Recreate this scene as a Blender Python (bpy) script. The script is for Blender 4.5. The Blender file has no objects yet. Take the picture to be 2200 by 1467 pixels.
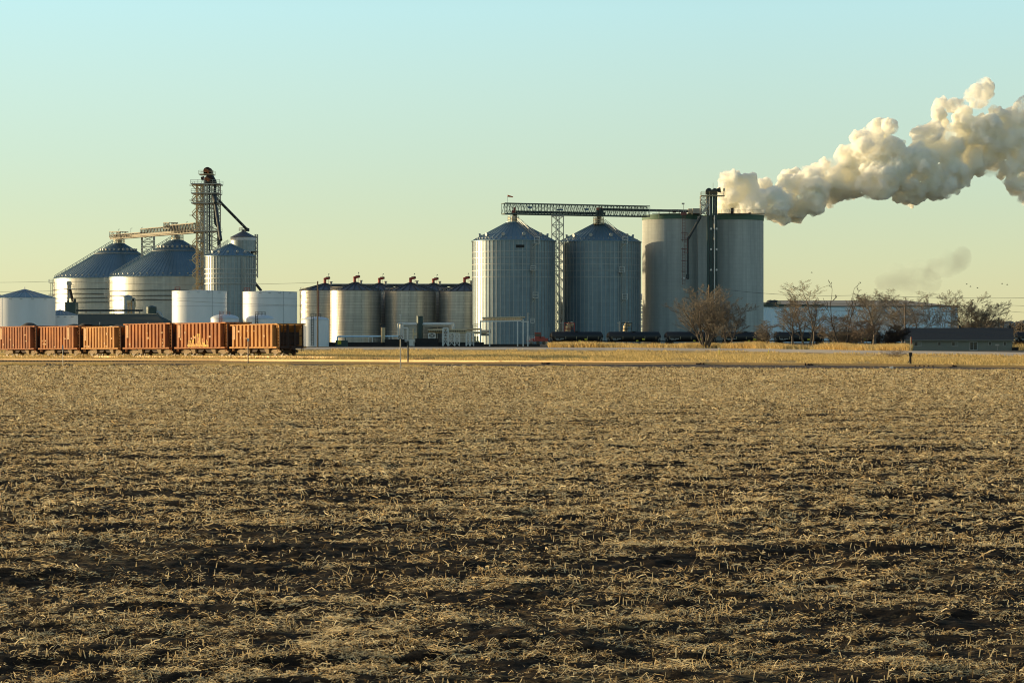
import bpy, math, random
import numpy as np
from mathutils import Vector, Matrix
random.seed(7)
RNG = np.random.default_rng(11)
SC = bpy.context.scene
COL = SC.collection
# ------------------------------------------------------------------ camera, sky, sun
FPX, HZ, CAMH = 4800.0, 722.0, 2.7          # focal length and horizon in photo pixels, eye height in metres
cam = bpy.data.objects.new("camera", bpy.data.cameras.new("camera"))
COL.objects.link(cam)
cam.location = (0, 0, CAMH)
cam.rotation_euler = (math.radians(90), 0, 0)
cam.data.sensor_width = 36
cam.data.lens = 36 * FPX / 2200
cam.data.shift_y = -(733.5 - HZ) / 2200
cam.data.clip_start = 0.5
cam.data.clip_end = 20000
SC.camera = cam
SUN_EL = math.radians(5.2)
SUN_AZ = math.radians(-72)                    # from +Y, negative = to the left
sdir = Vector((math.sin(SUN_AZ) * math.cos(SUN_EL), math.cos(SUN_AZ) * math.cos(SUN_EL), math.sin(SUN_EL)))
sl = bpy.data.lights.new("sun", "SUN")
sl.energy = 5.0
sl.angle = math.radians(0.6)
sl.color = (1.0, 0.77, 0.43)
sun = bpy.data.objects.new("sun", sl)
COL.objects.link(sun)
sun.rotation_euler = sdir.to_track_quat('Z', 'Y').to_euler()
W = bpy.data.worlds.new("World")
SC.world = W
W.use_nodes = True
wn, wl = W.node_tree.nodes, W.node_tree.links
wn.clear()
wout = wn.new("ShaderNodeOutputWorld")
bg = wn.new("ShaderNodeBackground")
sky = wn.new("ShaderNodeTexSky")
sky.sky_type = 'NISHITA'
sky.sun_disc = False
sky.sun_elevation = SUN_EL
sky.sun_rotation = SUN_AZ
sky.altitude = 200
bg.inputs[1].default_value = 0.080
geo = wn.new("ShaderNodeTexCoord")
sep = wn.new("ShaderNodeSeparateXYZ")
wl.new(geo.outputs["Generated"], sep.inputs[0])
ramp = wn.new("ShaderNodeValToRGB")
mr = wn.new("ShaderNodeMapRange")
mr.inputs[1].default_value = -0.02
mr.inputs[2].default_value = 0.98
wl.new(sep.outputs[2], mr.inputs[0])
wl.new(mr.outputs[0], ramp.inputs[0])
def lin(c):
    return tuple((x / 12.92 if x <= 0.04045 else ((x + 0.055) / 1.055) ** 2.4) for x in c)
stops = [(0.0, (.89, .84, .64)), (0.03, (.88, .86, .665)), (0.055, (.85, .88, .72)), (0.077, (.82, .885, .765)), (0.10, (.80, .895, .815)),
         (0.13, (.785, .91, .87)), (0.165, (.76, .925, .93)), (0.26, (.60, .76, .82)), (0.5, (.37, .51, .63)), (1.0, (.25, .37, .50))]
el = ramp.color_ramp.elements
el[0].position, el[0].color = stops[0][0], (*lin(stops[0][1]), 1)
el[1].position, el[1].color = stops[-1][0], (*lin(stops[-1][1]), 1)
for p, c in stops[1:-1]:
    e = el.new(p); e.color = (*lin(c), 1)
# brighter towards the sun side
mrx = wn.new("ShaderNodeMapRange")
mrx.inputs[1].default_value, mrx.inputs[2].default_value = -0.25, 0.10
mrx.inputs[3].default_value, mrx.inputs[4].default_value = 11.3, 10.3
wl.new(sep.outputs[0], mrx.inputs[0])
sc1 = wn.new("ShaderNodeVectorMath"); sc1.operation = 'SCALE'
wl.new(ramp.outputs[0], sc1.inputs[0]); wl.new(mrx.outputs[0], sc1.inputs[3])
glowd = wn.new("ShaderNodeVectorMath"); glowd.operation = 'DOT_PRODUCT'; wl.new(geo.outputs["Generated"], glowd.inputs[0]); glowd.inputs[1].default_value = tuple(sdir)
glm = wn.new("ShaderNodeMapRange"); glm.inputs[1].default_value, glm.inputs[2].default_value = .55, 1.0; wl.new(glowd.outputs["Value"], glm.inputs[0])
glp = wn.new("ShaderNodeMath"); glp.operation = 'POWER'; glp.inputs[1].default_value = 2.5; wl.new(glm.outputs[0], glp.inputs[0])
gls = wn.new("ShaderNodeVectorMath"); gls.operation = 'SCALE'; gls.inputs[0].default_value = (42.0, 27.0, 10.0); wl.new(glp.outputs[0], gls.inputs[3])
gla = wn.new("ShaderNodeVectorMath"); gla.operation = 'ADD'; wl.new(sc1.outputs[0], gla.inputs[0]); wl.new(gls.outputs[0], gla.inputs[1])
mixw = wn.new("ShaderNodeMix"); mixw.data_type = 'RGBA'
mixw.inputs[0].default_value = 0.88
wl.new(sky.outputs[0], mixw.inputs[6])
wl.new(gla.outputs[0], mixw.inputs[7])
wl.new(mixw.outputs[2], bg.inputs[0])
wl.new(bg.outputs[0], wout.inputs[0])
SC.view_settings.view_transform = 'Standard'
SC.view_settings.look = 'None'
SC.view_settings.exposure = 0.35
SC.view_settings.gamma = 1.0
SC.cycles.max_bounces = 40
SC.cycles.volume_bounces = 40
SC.cycles.diffuse_bounces = 4
SC.cycles.glossy_bounces = 4
SC.cycles.transmission_bounces = 8
SC.cycles.transparent_max_bounces = 16
SC.cycles.volume_step_rate = 0.14
SC.cycles.pixel_filter_type = 'BLACKMAN_HARRIS'
SC.cycles.filter_width = 1.1
SC.cycles.denoising_prefilter = 'ACCURATE'
SC.cycles.use_denoising = True
SC.cycles.use_adaptive_sampling = True
SC.cycles.adaptive_threshold = 0.01

def WX(px, D): return (px - 1100) / FPX * D
def WZ(py, D): return CAMH - (py - HZ) / FPX * D

# ------------------------------------------------------------------ helpers
class B:
    """collects shapes and links them as one mesh object"""
    def __init__(s): s.v, s.f = [], []
    def add(s, vs, fs):
        n = len(s.v); s.v.extend(vs); s.f.extend([tuple(i + n for i in f) for f in fs]); return s
    def box(s, cx, cy, cz, sx, sy, sz, rz=0.0):
        c, q = math.cos(rz), math.sin(rz); vs = []
        for z in (-.5, .5):
            for x, y in ((-.5, -.5), (.5, -.5), (.5, .5), (-.5, .5)):
                X, Y = x * sx, y * sy
                vs.append((cx + X * c - Y * q, cy + X * q + Y * c, cz + z * sz))
        return s.add(vs, [(3, 2, 1, 0), (4, 5, 6, 7), (0, 1, 5, 4), (1, 2, 6, 5), (2, 3, 7, 6), (3, 0, 4, 7)])
    def bb(s, x0, x1, y0, y1, z0, z1): return s.box((x0 + x1) / 2, (y0 + y1) / 2, (z0 + z1) / 2, x1 - x0, y1 - y0, z1 - z0)
    def beam(s, p, q, w, h=None):
        h = h or w; p, q = Vector(p), Vector(q); d = q - p
        if d.length < 1e-6: return s
        d.normalize(); up = Vector((0, 0, 1)) if abs(d.z) < .95 else Vector((0, 1, 0))
        a = d.cross(up).normalized(); b = a.cross(d).normalized()
        vs = []
        for o in (p, q):
            for i, j in ((-1, -1), (1, -1), (1, 1), (-1, 1)): vs.append(tuple(o + a * (i * w / 2) + b * (j * h / 2)))
        return s.add(vs, [(3, 2, 1, 0), (4, 5, 6, 7), (0, 1, 5, 4), (1, 2, 6, 5), (2, 3, 7, 6), (3, 0, 4, 7)])
    def tube(s, p, q, r0, r1=None, n=10, cap=True):
        r1 = r0 if r1 is None else r1; p, q = Vector(p), Vector(q); d = (q - p).normalized()
        up = Vector((0, 0, 1)) if abs(d.z) < .95 else Vector((0, 1, 0))
        a = d.cross(up).normalized(); b = a.cross(d).normalized(); vs = []
        for o, r in ((p, r0), (q, r1)):
            for i in range(n):
                t = 2 * math.pi * i / n; vs.append(tuple(o + a * (r * math.cos(t)) + b * (r * math.sin(t))))
        fs = [(i, (i + 1) % n, n + (i + 1) % n, n + i) for i in range(n)]
        if cap: fs += [tuple(range(n))[::-1], tuple(range(n, 2 * n))]
        return s.add(vs, fs)
    def path(s, pts, r, n=8):
        for a, b in zip(pts[:-1], pts[1:]): s.tube(a, b, r, n=n)
        return s
    def lathe(s, prof, n=64, c=(0, 0), a0=0.0):
        m = len(prof); vs = []
        for r, z in prof:
            for i in range(n):
                t = a0 + 2 * math.pi * i / n; vs.append((c[0] + r * math.cos(t), c[1] + r * math.sin(t), z))
        fs = [(k * n + i, k * n + (i + 1) % n, (k + 1) * n + (i + 1) % n, (k + 1) * n + i) for k in range(m - 1) for i in range(n)]
        return s.add(vs, fs)
    def cyl(s, c, r, z0, z1, n=64):
        s.lathe([(r, z0), (r, z1)], n, c)
        return s.lathe([(r, z1), (0.01, z1 + .001)], n, c)
    def prism(s, poly, y0, y1):
        """poly in XZ, extruded along Y"""
        n = len(poly)
        vs = [(x, y0, z) for x, z in poly] + [(x, y1, z) for x, z in poly]
        return s.add(vs, [tuple(range(n)), tuple(range(n, 2 * n))[::-1]] + [(i, n + i, n + (i + 1) % n, (i + 1) % n) for i in range(n)])
    def railing(s, p, q, h=1.1, step=1.8, w=.06):
        p, q = Vector(p), Vector(q); n = max(1, int((q - p).length / step))
        for i in range(n + 1):
            o = p.lerp(q, i / n); s.beam(o, o + Vector((0, 0, h)), w)
        for k in (h, h * .55): s.beam(p + Vector((0, 0, k)), q + Vector((0, 0, k)), w)
        return s
    def ring_rail(s, c, r, z, h=1.1, n=20, w=.06, a0=0, a1=2 * math.pi):
        for k in range(n):
            t0, t1 = a0 + (a1 - a0) * k / n, a0 + (a1 - a0) * (k + 1) / n
            p = Vector((c[0] + r * math.cos(t0), c[1] + r * math.sin(t0), z)); q = Vector((c[0] + r * math.cos(t1), c[1] + r * math.sin(t1), z))
            s.beam(p, p + Vector((0, 0, h)), w)
            for kk in (h, h * .55): s.beam(p + Vector((0, 0, kk)), q + Vector((0, 0, kk)), w)
        return s
    def ladder(s, x, y, z0, z1, w=.5, t=.07, step=.6, dx=1, dy=0, cage=False):
        for k in (-.5, .5): s.beam((x + k * w * dx, y + k * w * dy, z0), (x + k * w * dx, y + k * w * dy, z1), t)
        z = z0 + step / 2
        while z < z1:
            s.beam((x - .5 * w * dx, y - .5 * w * dy, z), (x + .5 * w * dx, y + .5 * w * dy, z), t * .7); z += step
        return s
    def lattice(s, x0, x1, y0, y1, z0, z1, n, w=.15, wb=None):
        wb = wb or w * .65; cs = [(x0, y0), (x1, y0), (x1, y1), (x0, y1)]
        for x, y in cs: s.beam((x, y, z0), (x, y, z1), w)
        for k in range(n):
            a, b = z0 + (z1 - z0) * k / n, z0 + (z1 - z0) * (k + 1) / n
            for i in range(4):
                p, q = cs[i], cs[(i + 1) % 4]
                s.beam((*p, b), (*q, b), wb); s.beam((*p, a), (*q, b), wb); s.beam((*q, a), (*p, b), wb)
        return s
    def truss(s, p, q, wid, hgt, n, w=.15, wb=.09, deck=True, cross=False):
        p, q = Vector(p), Vector(q); d = (q - p).normalized(); side = Vector((-d.y, d.x, 0)).normalized() * (wid / 2); up = Vector((0, 0, hgt))
        for sg in (-1, 1):
            o = side * sg
            s.beam(p + o, q + o, w); s.beam(p + o + up, q + o + up, w)
            for k in range(n + 1):
                a = p.lerp(q, k / n) + o; s.beam(a, a + up, wb)
                if k < n:
                    b = p.lerp(q, (k + 1) / n) + o; m = p.lerp(q, (k + .5) / n) + o
                    if k % 2: s.beam(a + up, b, wb)
                    else: s.beam(a, b + up, wb)
                    if cross: s.beam(m, m + up, wb * .6)
            
        for k in range(n + 1):
            a = p.lerp(q, k / n); s.beam(a - side, a + side, wb); s.beam(a - side + up, a + side + up, wb)
        if deck:
            s.beam(p + Vector((0, 0, w * .8)), q + Vector((0, 0, w * .8)), wid * .9, .06)
        return s
    def build(s, name, mat, parent=None, smooth=False):
        me = bpy.data.meshes.new(name); me.from_pydata(s.v, [], s.f); me.materials.append(mat)
        if smooth: me.shade_smooth() if hasattr(me, "shade_smooth") else me.polygons.foreach_set("use_smooth", [True] * len(me.polygons))
        o = bpy.data.objects.new(name, me); COL.objects.link(o)
        if parent is not None: o.parent = parent
        return o

def thing(name, label, cat, loc=(0, 0, 0), group=None, rz=0.0):
    o = bpy.data.objects.new(name, None); o.empty_display_size = .5; COL.objects.link(o)
    o.location = loc; o.rotation_euler = (0, 0, rz); o["label"] = label; o["category"] = cat
    if group: o["group"] = group
    return o
def tag(o, label=None, cat=None, group=None, kind=None):
    if label: o["label"] = label
    if cat: o["category"] = cat
    if group: o["group"] = group
    if kind: o["kind"] = kind
    return o
def shift(b, dx, dy, dz=0): b.v = [(x + dx, y + dy, z + dz) for x, y, z in b.v]; return b

# ------------------------------------------------------------------ materials
def mat(name, col, rough=.7, metal=0.0, col2=None, scale=1.0, var=.5, stretch=(1, 1, 1), detail=4, bump=0.0, bscale=8.0, spec=None, coord="Object"):
    m = bpy.data.materials.new(name); m.use_nodes = True; nt = m.node_tree; n, l = nt.nodes, nt.links
    p = n["Principled BSDF"]; p.inputs["Roughness"].default_value = rough; p.inputs["Metallic"].default_value = metal
    if spec is not None: p.inputs["Specular IOR Level"].default_value = spec
    col2 = col2 or tuple(c * .72 for c in col)
    tc = n.new("ShaderNodeTexCoord"); mp = n.new("ShaderNodeMapping"); mp.inputs["Scale"].default_value = stretch
    l.new(tc.outputs[coord], mp.inputs[0])
    no = n.new("ShaderNodeTexNoise"); no.inputs["Scale"].default_value = scale; no.inputs["Detail"].default_value = detail; no.inputs["Roughness"].default_value = .65
    l.new(mp.outputs[0], no.inputs["Vector"])
    r = n.new("ShaderNodeValToRGB"); r.color_ramp.elements[0].position = .5 - var / 2; r.color_ramp.elements[1].position = .5 + var / 2
    r.color_ramp.elements[0].color = (*col2, 1); r.color_ramp.elements[1].color = (*col, 1)
    l.new(no.outputs["Fac"], r.inputs[0]); l.new(r.outputs[0], p.inputs["Base Color"])
    if bump:
        nb = n.new("ShaderNodeTexNoise"); nb.inputs["Scale"].default_value = bscale; nb.inputs["Detail"].default_value = 5
        l.new(mp.outputs[0], nb.inputs["Vector"]); bm = n.new("ShaderNodeBump"); bm.inputs["Strength"].default_value = bump; bm.inputs["Distance"].default_value = .1
        l.new(nb.outputs["Fac"], bm.inputs["Height"]); l.new(bm.outputs[0], p.inputs["Normal"])
    return m
def math_node(n, l, op, a, b=None, v=None):
    k = n.new("ShaderNodeMath"); k.operation = op; l.new(a, k.inputs[0])
    if b is not None: l.new(b, k.inputs[1])
    if v is not None: k.inputs[1].default_value = v
    return k.outputs[0]
def sheet_mat(name, col, col2, rough, metal, R, bw=2.4, bh=1.1, mortar=.05, mcol=(.12, .13, .14), streak=.25, bumpy=.0, line=.5):
    """rolled metal sheets on a round wall: rows of panels round the axis, with streaks of weather"""
    m = bpy.data.materials.new(name); m.use_nodes = True; nt = m.node_tree; n, l = nt.nodes, nt.links
    p = n["Principled BSDF"]; p.inputs["Metallic"].default_value = metal
    tc = n.new("ShaderNodeTexCoord"); s = n.new("ShaderNodeSeparateXYZ"); l.new(tc.outputs["Object"], s.inputs[0])
    at = math_node(n, l, 'ARCTAN2', s.outputs[1], s.outputs[0]); arc = math_node(n, l, 'MULTIPLY', at, v=R)
    cb = n.new("ShaderNodeCombineXYZ"); l.new(arc, cb.inputs[0]); l.new(s.outputs[2], cb.inputs[1])
    br = n.new("ShaderNodeTexBrick"); br.inputs["Scale"].default_value = 1.0
    br.inputs["Brick Width"].default_value = bw; br.inputs["Row Height"].default_value = bh
    br.inputs["Mortar Size"].default_value = mortar; br.inputs["Mortar Smooth"].default_value = .3
    br.inputs["Color1"].default_value = (*col, 1); br.inputs["Color2"].default_value = (*col2, 1)
    br.inputs["Mortar"].default_value = (*[a * (1 - line) + b * line for a, b in zip(col, mcol)], 1)
    l.new(cb.outputs[0], br.inputs["Vector"])
    mp = n.new("ShaderNodeMapping"); mp.inputs["Scale"].default_value = (.9, .05, 1); l.new(cb.outputs[0], mp.inputs[0])
    no = n.new("ShaderNodeTexNoise"); no.inputs["Scale"].default_value = 1.0; no.inputs["Detail"].default_value = 6; l.new(mp.outputs[0], no.inputs["Vector"])
    mr_ = n.new("ShaderNodeMapRange"); mr_.inputs[1].default_value = .3; mr_.inputs[2].default_value = .7; mr_.inputs[3].default_value = 1 - streak; mr_.inputs[4].default_value = 1 + streak * .3
    l.new(no.outputs["Fac"], mr_.inputs[0])
    v = n.new("ShaderNodeVectorMath"); v.operation = 'SCALE'; l.new(br.outputs["Color"], v.inputs[0]); l.new(mr_.outputs[0], v.inputs[3])
    l.new(v.outputs[0], p.inputs["Base Color"])
    rr = n.new("ShaderNodeMapRange"); rr.inputs[3].default_value = rough - .07; rr.inputs[4].default_value = rough + .1; l.new(no.outputs["Fac"], rr.inputs[0]); l.new(rr.outputs[0], p.inputs["Roughness"])
    if bumpy:
        nb = n.new("ShaderNodeTexNoise"); nb.inputs["Scale"].default_value = .35; nb.inputs["Detail"].default_value = 3
        mp2 = n.new("ShaderNodeMapping"); mp2.inputs["Scale"].default_value = (1, .12, 1); l.new(cb.outputs[0], mp2.inputs[0]); l.new(mp2.outputs[0], nb.inputs["Vector"])
        bm = n.new("ShaderNodeBump"); bm.inputs["Strength"].default_value = bumpy; bm.inputs["Distance"].default_value = .3; l.new(nb.outputs["Fac"], bm.inputs["Height"]); l.new(bm.outputs[0], p.inputs["Normal"])
    return m
M = {}
M['galv_tall'] = sheet_mat("corrugated_galvanised", (.22, .295, .34), (.185, .25, .295), .48, .55, 13.2, 2.7, 1.12, .06, line=.35, streak=.3)
M['galv_wide'] = sheet_mat("galvanised_wall", (.40, .41, .39), (.34, .355, .35), .40, .55, 23, 3.0, .9, .05, line=.2, streak=.22, bumpy=.1)
M['galv_mid'] = sheet_mat("galvanised_wall_small", (.31, .37, .40), (.26, .32, .35), .45, .5, 8.5, 2.4, 1.0, .06, line=.3, streak=.3)
M['stainless'] = sheet_mat("stainless_sheets", (.50, .48, .44), (.41, .40, .37), .36, .6, 8.6, 5.5, .93, .05, line=.75, streak=.28, bumpy=.5)
M['roof_galv'] = mat("galvanised_roof", (.19, .27, .315), .45, .45, (.14, .21, .25), .25, .6)
M['roof_dark'] = mat("dark_roof", (.13, .14, .16), .55, .3, (.07, .075, .09), .6, .5)
M['seam'] = mat("roof_seam", (.40, .46, .52), .5, .5)
M['galv_part'] = mat("galvanised_steel", (.42, .44, .44), .5, .4, (.30, .31, .31), 1.5)
M['steel'] = mat("weathered_steel", (.50, .47, .40), .6, .3, (.32, .30, .27), 1.2)
M['steel_dark'] = mat("dark_steel", (.05, .065, .07), .6, .3, (.03, .035, .04), 1.0)
M['bridge'] = mat("green_grey_steel", (.10, .13, .12), .6, .3, (.06, .08, .075), 1.0)
M['bridge_tan'] = mat('dull_galvanised_truss', (.24, .215, .17), .7, .2, (.14, .125, .10), 1.5)
M['white'] = mat("white_tank_paint", (.80, .81, .82), .45, 0, (.70, .71, .71), .35, .5, (1, 1, .3))
M['weld'] = mat("weld_line", (.42, .44, .46), .6)
M['whiteroof'] = mat("white_roof_paint", (.62, .66, .70), .5, 0, (.5, .54, .58), .5)
M['bluewhite'] = mat("pale_blue_siding", (.58, .80, .97), .55, 0, (.52, .74, .92), .2, .5, (1, 1, .3))
M['red'] = mat("red_paint", (.42, .06, .035), .5, 0, (.26, .04, .03), 2)
M['orange'] = mat("orange_paint", (.75, .16, .04), .5, 0, (.55, .11, .03), 2)
M['rust'] = mat("rusty_orange_steel", (.50, .19, .05), .85, 0, (.17, .055, .025), 1.1, .38, (1, 1, .35), 6)
M['rust2'] = mat("rusty_tan_steel", (.56, .28, .08), .85, 0, (.27, .11, .035), 1.1, .38, (1, 1, .35), 6)
M['rust3'] = mat("rusty_brown_steel", (.42, .15, .05), .85, 0, (.15, .05, .025), 1.1, .38, (1, 1, .35), 6)
M['rust_dark'] = mat("dark_rusty_steel", (.05, .025, .018), .85, 0, (.025, .014, .011), 1.0)  # real dark rust; also stands for shade at hopper car ends and undersides
M['truck'] = mat("dusty_cast_steel", (.34, .23, .11), .8, 0, (.14, .09, .05), 2.5)
M['wheel'] = mat("wheel_steel", (.12, .09, .06), .6, .3, (.05, .04, .03), 3)
M['graffiti'] = mat("yellow_graffiti_paint", (.62, .43, .06), .75, 0, (.45, .16, .045), 3.5, .12)
M['marking'] = mat("faded_marking_paint", (.55, .38, .20), .8, 0, (.38, .16, .07), 4)
M['ore'] = mat("dark_ballast_load", (.10, .08, .07), .95, 0, (.04, .035, .03), 3)
M['black'] = mat("black_tank_paint", (.010, .011, .012), .5, 0, (.016, .016, .016), .6)
M['black_matt'] = mat("black_matt", (.02, .02, .02), .8, 0, (.01, .01, .01), 1)
M['tarnish'] = mat("tan_tank_end", (.25, .17, .10), .6)  # tan that carries sunlight on a black tank end
M['green_roof'] = mat("dark_green_roofing", (.022, .045, .04), .95, 0, (.022, .042, .04), .3)
M['green_dark'] = mat("dark_green_steel", (.035, .07, .065), .5, .1, (.025, .05, .05), .5)
M['tan_trim'] = mat("tan_trim", (.50, .42, .30), .6)
M['tan_roof'] = mat("tan_metal_roof", (.36, .29, .20), .6, .1, (.28, .22, .15), .3)
M['pipe_white'] = mat("white_pipe", (.72, .71, .66), .45, 0, (.58, .56, .52), 1)
M['pipe_tan'] = mat("insulated_pipe", (.62, .50, .30), .5, .2, (.48, .38, .24), 1)
M['shingle'] = mat("dark_shingles", (.030, .038, .045), .85, 0, (.02, .026, .03), 3)
M['siding'] = mat("grey_siding", (.20, .215, .18), .7, 0, (.17, .185, .16), .4)
M['trim_white'] = mat("white_trim", (.42, .43, .40), .6)
M['glass'] = mat("window_glass", (.03, .045, .05), .12, 0, (.02, .03, .035), 1)
M['bark'] = mat("grey_brown_bark", (.16, .135, .11), .9, 0, (.10, .075, .06), 3)
M['twig'] = mat("grey_brown_twigs", (.26, .22, .17), .9, 0, (.16, .135, .105), .5)
M['twig_red'] = mat("reddish_twigs", (.20, .15, .11), .9, 0, (.13, .09, .065), .5)
M['twig_tan'] = mat("pale_twigs", (.34, .25, .16), .9, 0, (.2, .15, .1), .5)
M['bark_dark'] = mat("dark_bark", (.07, .055, .045), .9, 0, (.04, .03, .028), 3)
M['pole'] = mat("weathered_wood_pole", (.20, .14, .09), .9, 0, (.12, .085, .06), 1, .5, (4, 4, .3))
M['wire'] = mat("wire", (.08, .08, .08), .6)
M['yellow'] = mat("yellow_marker", (.70, .60, .03), .5)
M['rail'] = mat("worn_rail", (.52, .36, .17), .5, .35, (.40, .25, .11), .6, .6, (1, 1, 1))
M['tie'] = mat("wooden_sleeper", (.075, .055, .04), .9, 0, (.04, .03, .025), 2)
M['rock'] = mat("ballast_rock", (.20, .17, .145), .9, 0, (.05, .045, .045), 6, .6)
M['asphalt'] = mat("grey_asphalt", (.52, .44, .35), .9, 0, (.42, .36, .29), .12, .5, (1, 1, 1), 5)
M['sign_white'] = mat("sign_white", (.70, .70, .66), .6)
M['blue_box'] = mat("blue_grey_box", (.10, .16, .25), .6)

# concrete
def concrete():
    m = mat("weathered_concrete", (.52, .54, .51), .85, 0, (.27, .295, .29), .30, .42, (1, 1, .05), 6, bump=.15, bscale=2)
    n, l = m.node_tree.nodes, m.node_tree.links; p = n["Principled BSDF"]
    old = p.inputs["Base Color"].links[0].from_socket
    tc = n.new("ShaderNodeTexCoord"); s = n.new("ShaderNodeSeparateXYZ"); l.new(tc.outputs["Object"], s.inputs[0])
    at = math_node(n, l, 'ARCTAN2', s.outputs[1], s.outputs[0]); arc = math_node(n, l, 'MULTIPLY', at, v=9.85)
    cb = n.new("ShaderNodeCombineXYZ"); l.new(arc, cb.inputs[0]); l.new(s.outputs[2], cb.inputs[1])
    br = n.new("ShaderNodeTexBrick"); br.offset = 0; br.inputs["Scale"].default_value = 1; br.inputs["Brick Width"].default_value = 1.5; br.inputs["Row Height"].default_value = 1.2
    br.inputs["Mortar Size"].default_value = .07; br.inputs["Color1"].default_value = (1, 1, 1, 1); br.inputs["Color2"].default_value = (.93, .93, .93, 1); br.inputs["Mortar"].default_value = (.88, .88, .88, 1)
    l.new(cb.outputs[0], br.inputs["Vector"])
    mx = n.new("ShaderNodeMix"); mx.data_type = 'RGBA'; mx.blend_type = 'MULTIPLY'; mx.inputs[0].default_value = 1
    l.new(old, mx.inputs[6]); l.new(br.outputs["Color"], mx.inputs[7]); l.new(mx.outputs[2], p.inputs["Base Color"])
    return m
M['concrete'] = concrete()

# ------------------------------------------------------------------ terrain
def interp(xs, ys, x): return np.interp(x, xs, ys)
AP = np.array([-3200, 0, 600, 1100, 1440, 1840, 2200, 5400], float)   # columns of the site (angle from the eye, in photo px)
def px_of(X, Y): return X / np.maximum(Y, 1e-3) * FPX + 1100
# main track: straight line through these two points
TA0, TA1 = Vector((-50.9, 222.0, 0)), Vector((41.25, 180.0, 0))
def D_A(px):
    a = (px - 1100) / FPX; dx, dy = TA1.x - TA0.x, TA1.y - TA0.y
    # TA0 + t d = (aD, D)
    t = (TA0.x - a * TA0.y) / (a * dy - dx); return TA0.y + t * dy
def y_A(px): return interp([-600, 0, 1440, 1840, 2200, 2700], [777, 777, 778, 781, 785.5, 789], px)
def z_A(px): return CAMH - (y_A(px) - HZ) * D_A(px) / FPX
def y_B(px): return interp([-600, 0, 500, 870, 1440, 1850, 2300], [769, 770, 771.5, 773.5, 777.2, 781, 787], px)
def z_B(px): return z_A(px)
def D_B(px): return np.maximum((CAMH - z_B(px)) * FPX / (y_B(px) - HZ), D_A(px) + 0.0)
def road_front(px):
    y = interp([-900, 0, 650, 1100, 1300, 1600, 1840, 2200, 2700], [748, 748, 749.6, 751, 752, 754.6, 759.5, 765, 772], px); return 2.45 * FPX / (y - HZ)
ROADW = 11.0
_prof = None
def prof(px):
    DA, zA, DB = D_A(px), z_A(px), D_B(px)
    RF = road_front(px)
    D5 = interp([-900, 0, 600, 1100, 1600, 2200, 2900], [370, 323, 263, 262, 246, 214, 180], px)
    D5 = np.maximum(D5, DB + 8)
    z5 = interp([-900, 0, 600, 1100, 1600, 2200, 2900], [-.5, -.38, .09, .22, .2, .2, .2], px)
    crest = interp([0, 900, 1440, 2200], [.12, .30, .40, .40], px)
    Ds = [0, DA - 11, DA - 6.8, DA - 2.0, DB + 3.0, D5, RF - 14, RF - 1, RF, RF + ROADW, RF + ROADW + 4, RF + 60, 1000, 9000]
    zs = [0, 0, .02, zA - .23, zA - .30, z5, -.15, .24, .25, .25 + crest, .28 + crest * .6, .15, .15, 0]
    return Ds, zs
def zg(X, Y):
    px = float(px_of(X, Y)); px = min(max(px, -3200), 5400)
    Ds, zs = prof(px); return float(np.interp(Y, Ds, zs))

def hashn(ix, iy, seed):
    h = (ix.astype(np.int64) * 374761393 + iy.astype(np.int64) * 668265263 + seed * 1442695041) & 0xFFFFFFFF
    h = ((h ^ (h >> 13)) * 1274126177) & 0xFFFFFFFF
    return ((h ^ (h >> 16)) & 0xFFFFFF) / float(0xFFFFFF)
def vnoise(x, y, seed=0):
    ix, iy = np.floor(x), np.floor(y); fx, fy = x - ix, y - iy
    fx, fy = fx * fx * (3 - 2 * fx), fy * fy * (3 - 2 * fy)
    a, b, c, d = hashn(ix, iy, seed), hashn(ix + 1, iy, seed), hashn(ix, iy + 1, seed), hashn(ix + 1, iy + 1, seed)
    return (a * (1 - fx) + b * fx) * (1 - fy) + (c * (1 - fx) + d * fx) * fy
def fbm(x, y, seed=0, o=3):
    t, s, a = 0, 0, 1.0
    for k in range(o): t = t + a * vnoise(x * 2 ** k, y * 2 ** k, seed + k); s += a; a *= .5
    return t / s
def relief(X, Y):
    """small tillage relief of the field"""
    r = (fbm(X / 2.6, Y / 1.1, 3, 3) - .5) * .14 + (fbm(X / .6, Y / .3, 9, 2) - .5) * .10 + (fbm(X / .19, Y / .15, 13, 2) - .5) * .075 * np.clip((75 - Y) / 30, 0, 1)
    return r * np.clip((130 - Y) / 60, .25, 1)
def np_mesh(name, V, F, mat_, attr=None, smooth=False, nper=4):
    me = bpy.data.meshes.new(name); me.vertices.add(len(V)); me.vertices.foreach_set("co", V.astype(np.float32).ravel())
    me.loops.add(F.size); me.loops.foreach_set("vertex_index", F.astype(np.int32).ravel())
    me.polygons.add(len(F)); me.polygons.foreach_set("loop_start", np.arange(0, F.size, nper, dtype=np.int32))
    if smooth: me.polygons.foreach_set("use_smooth", np.ones(len(F), bool))
    if attr is not None:
        a = me.attributes.new("tone", 'FLOAT', 'POINT'); a.data.foreach_set("value", attr.astype(np.float32).ravel())
    me.update(calc_edges=True); me.materials.append(mat_)
    o = bpy.data.objects.new(name, me); COL.objects.link(o); return o

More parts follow.
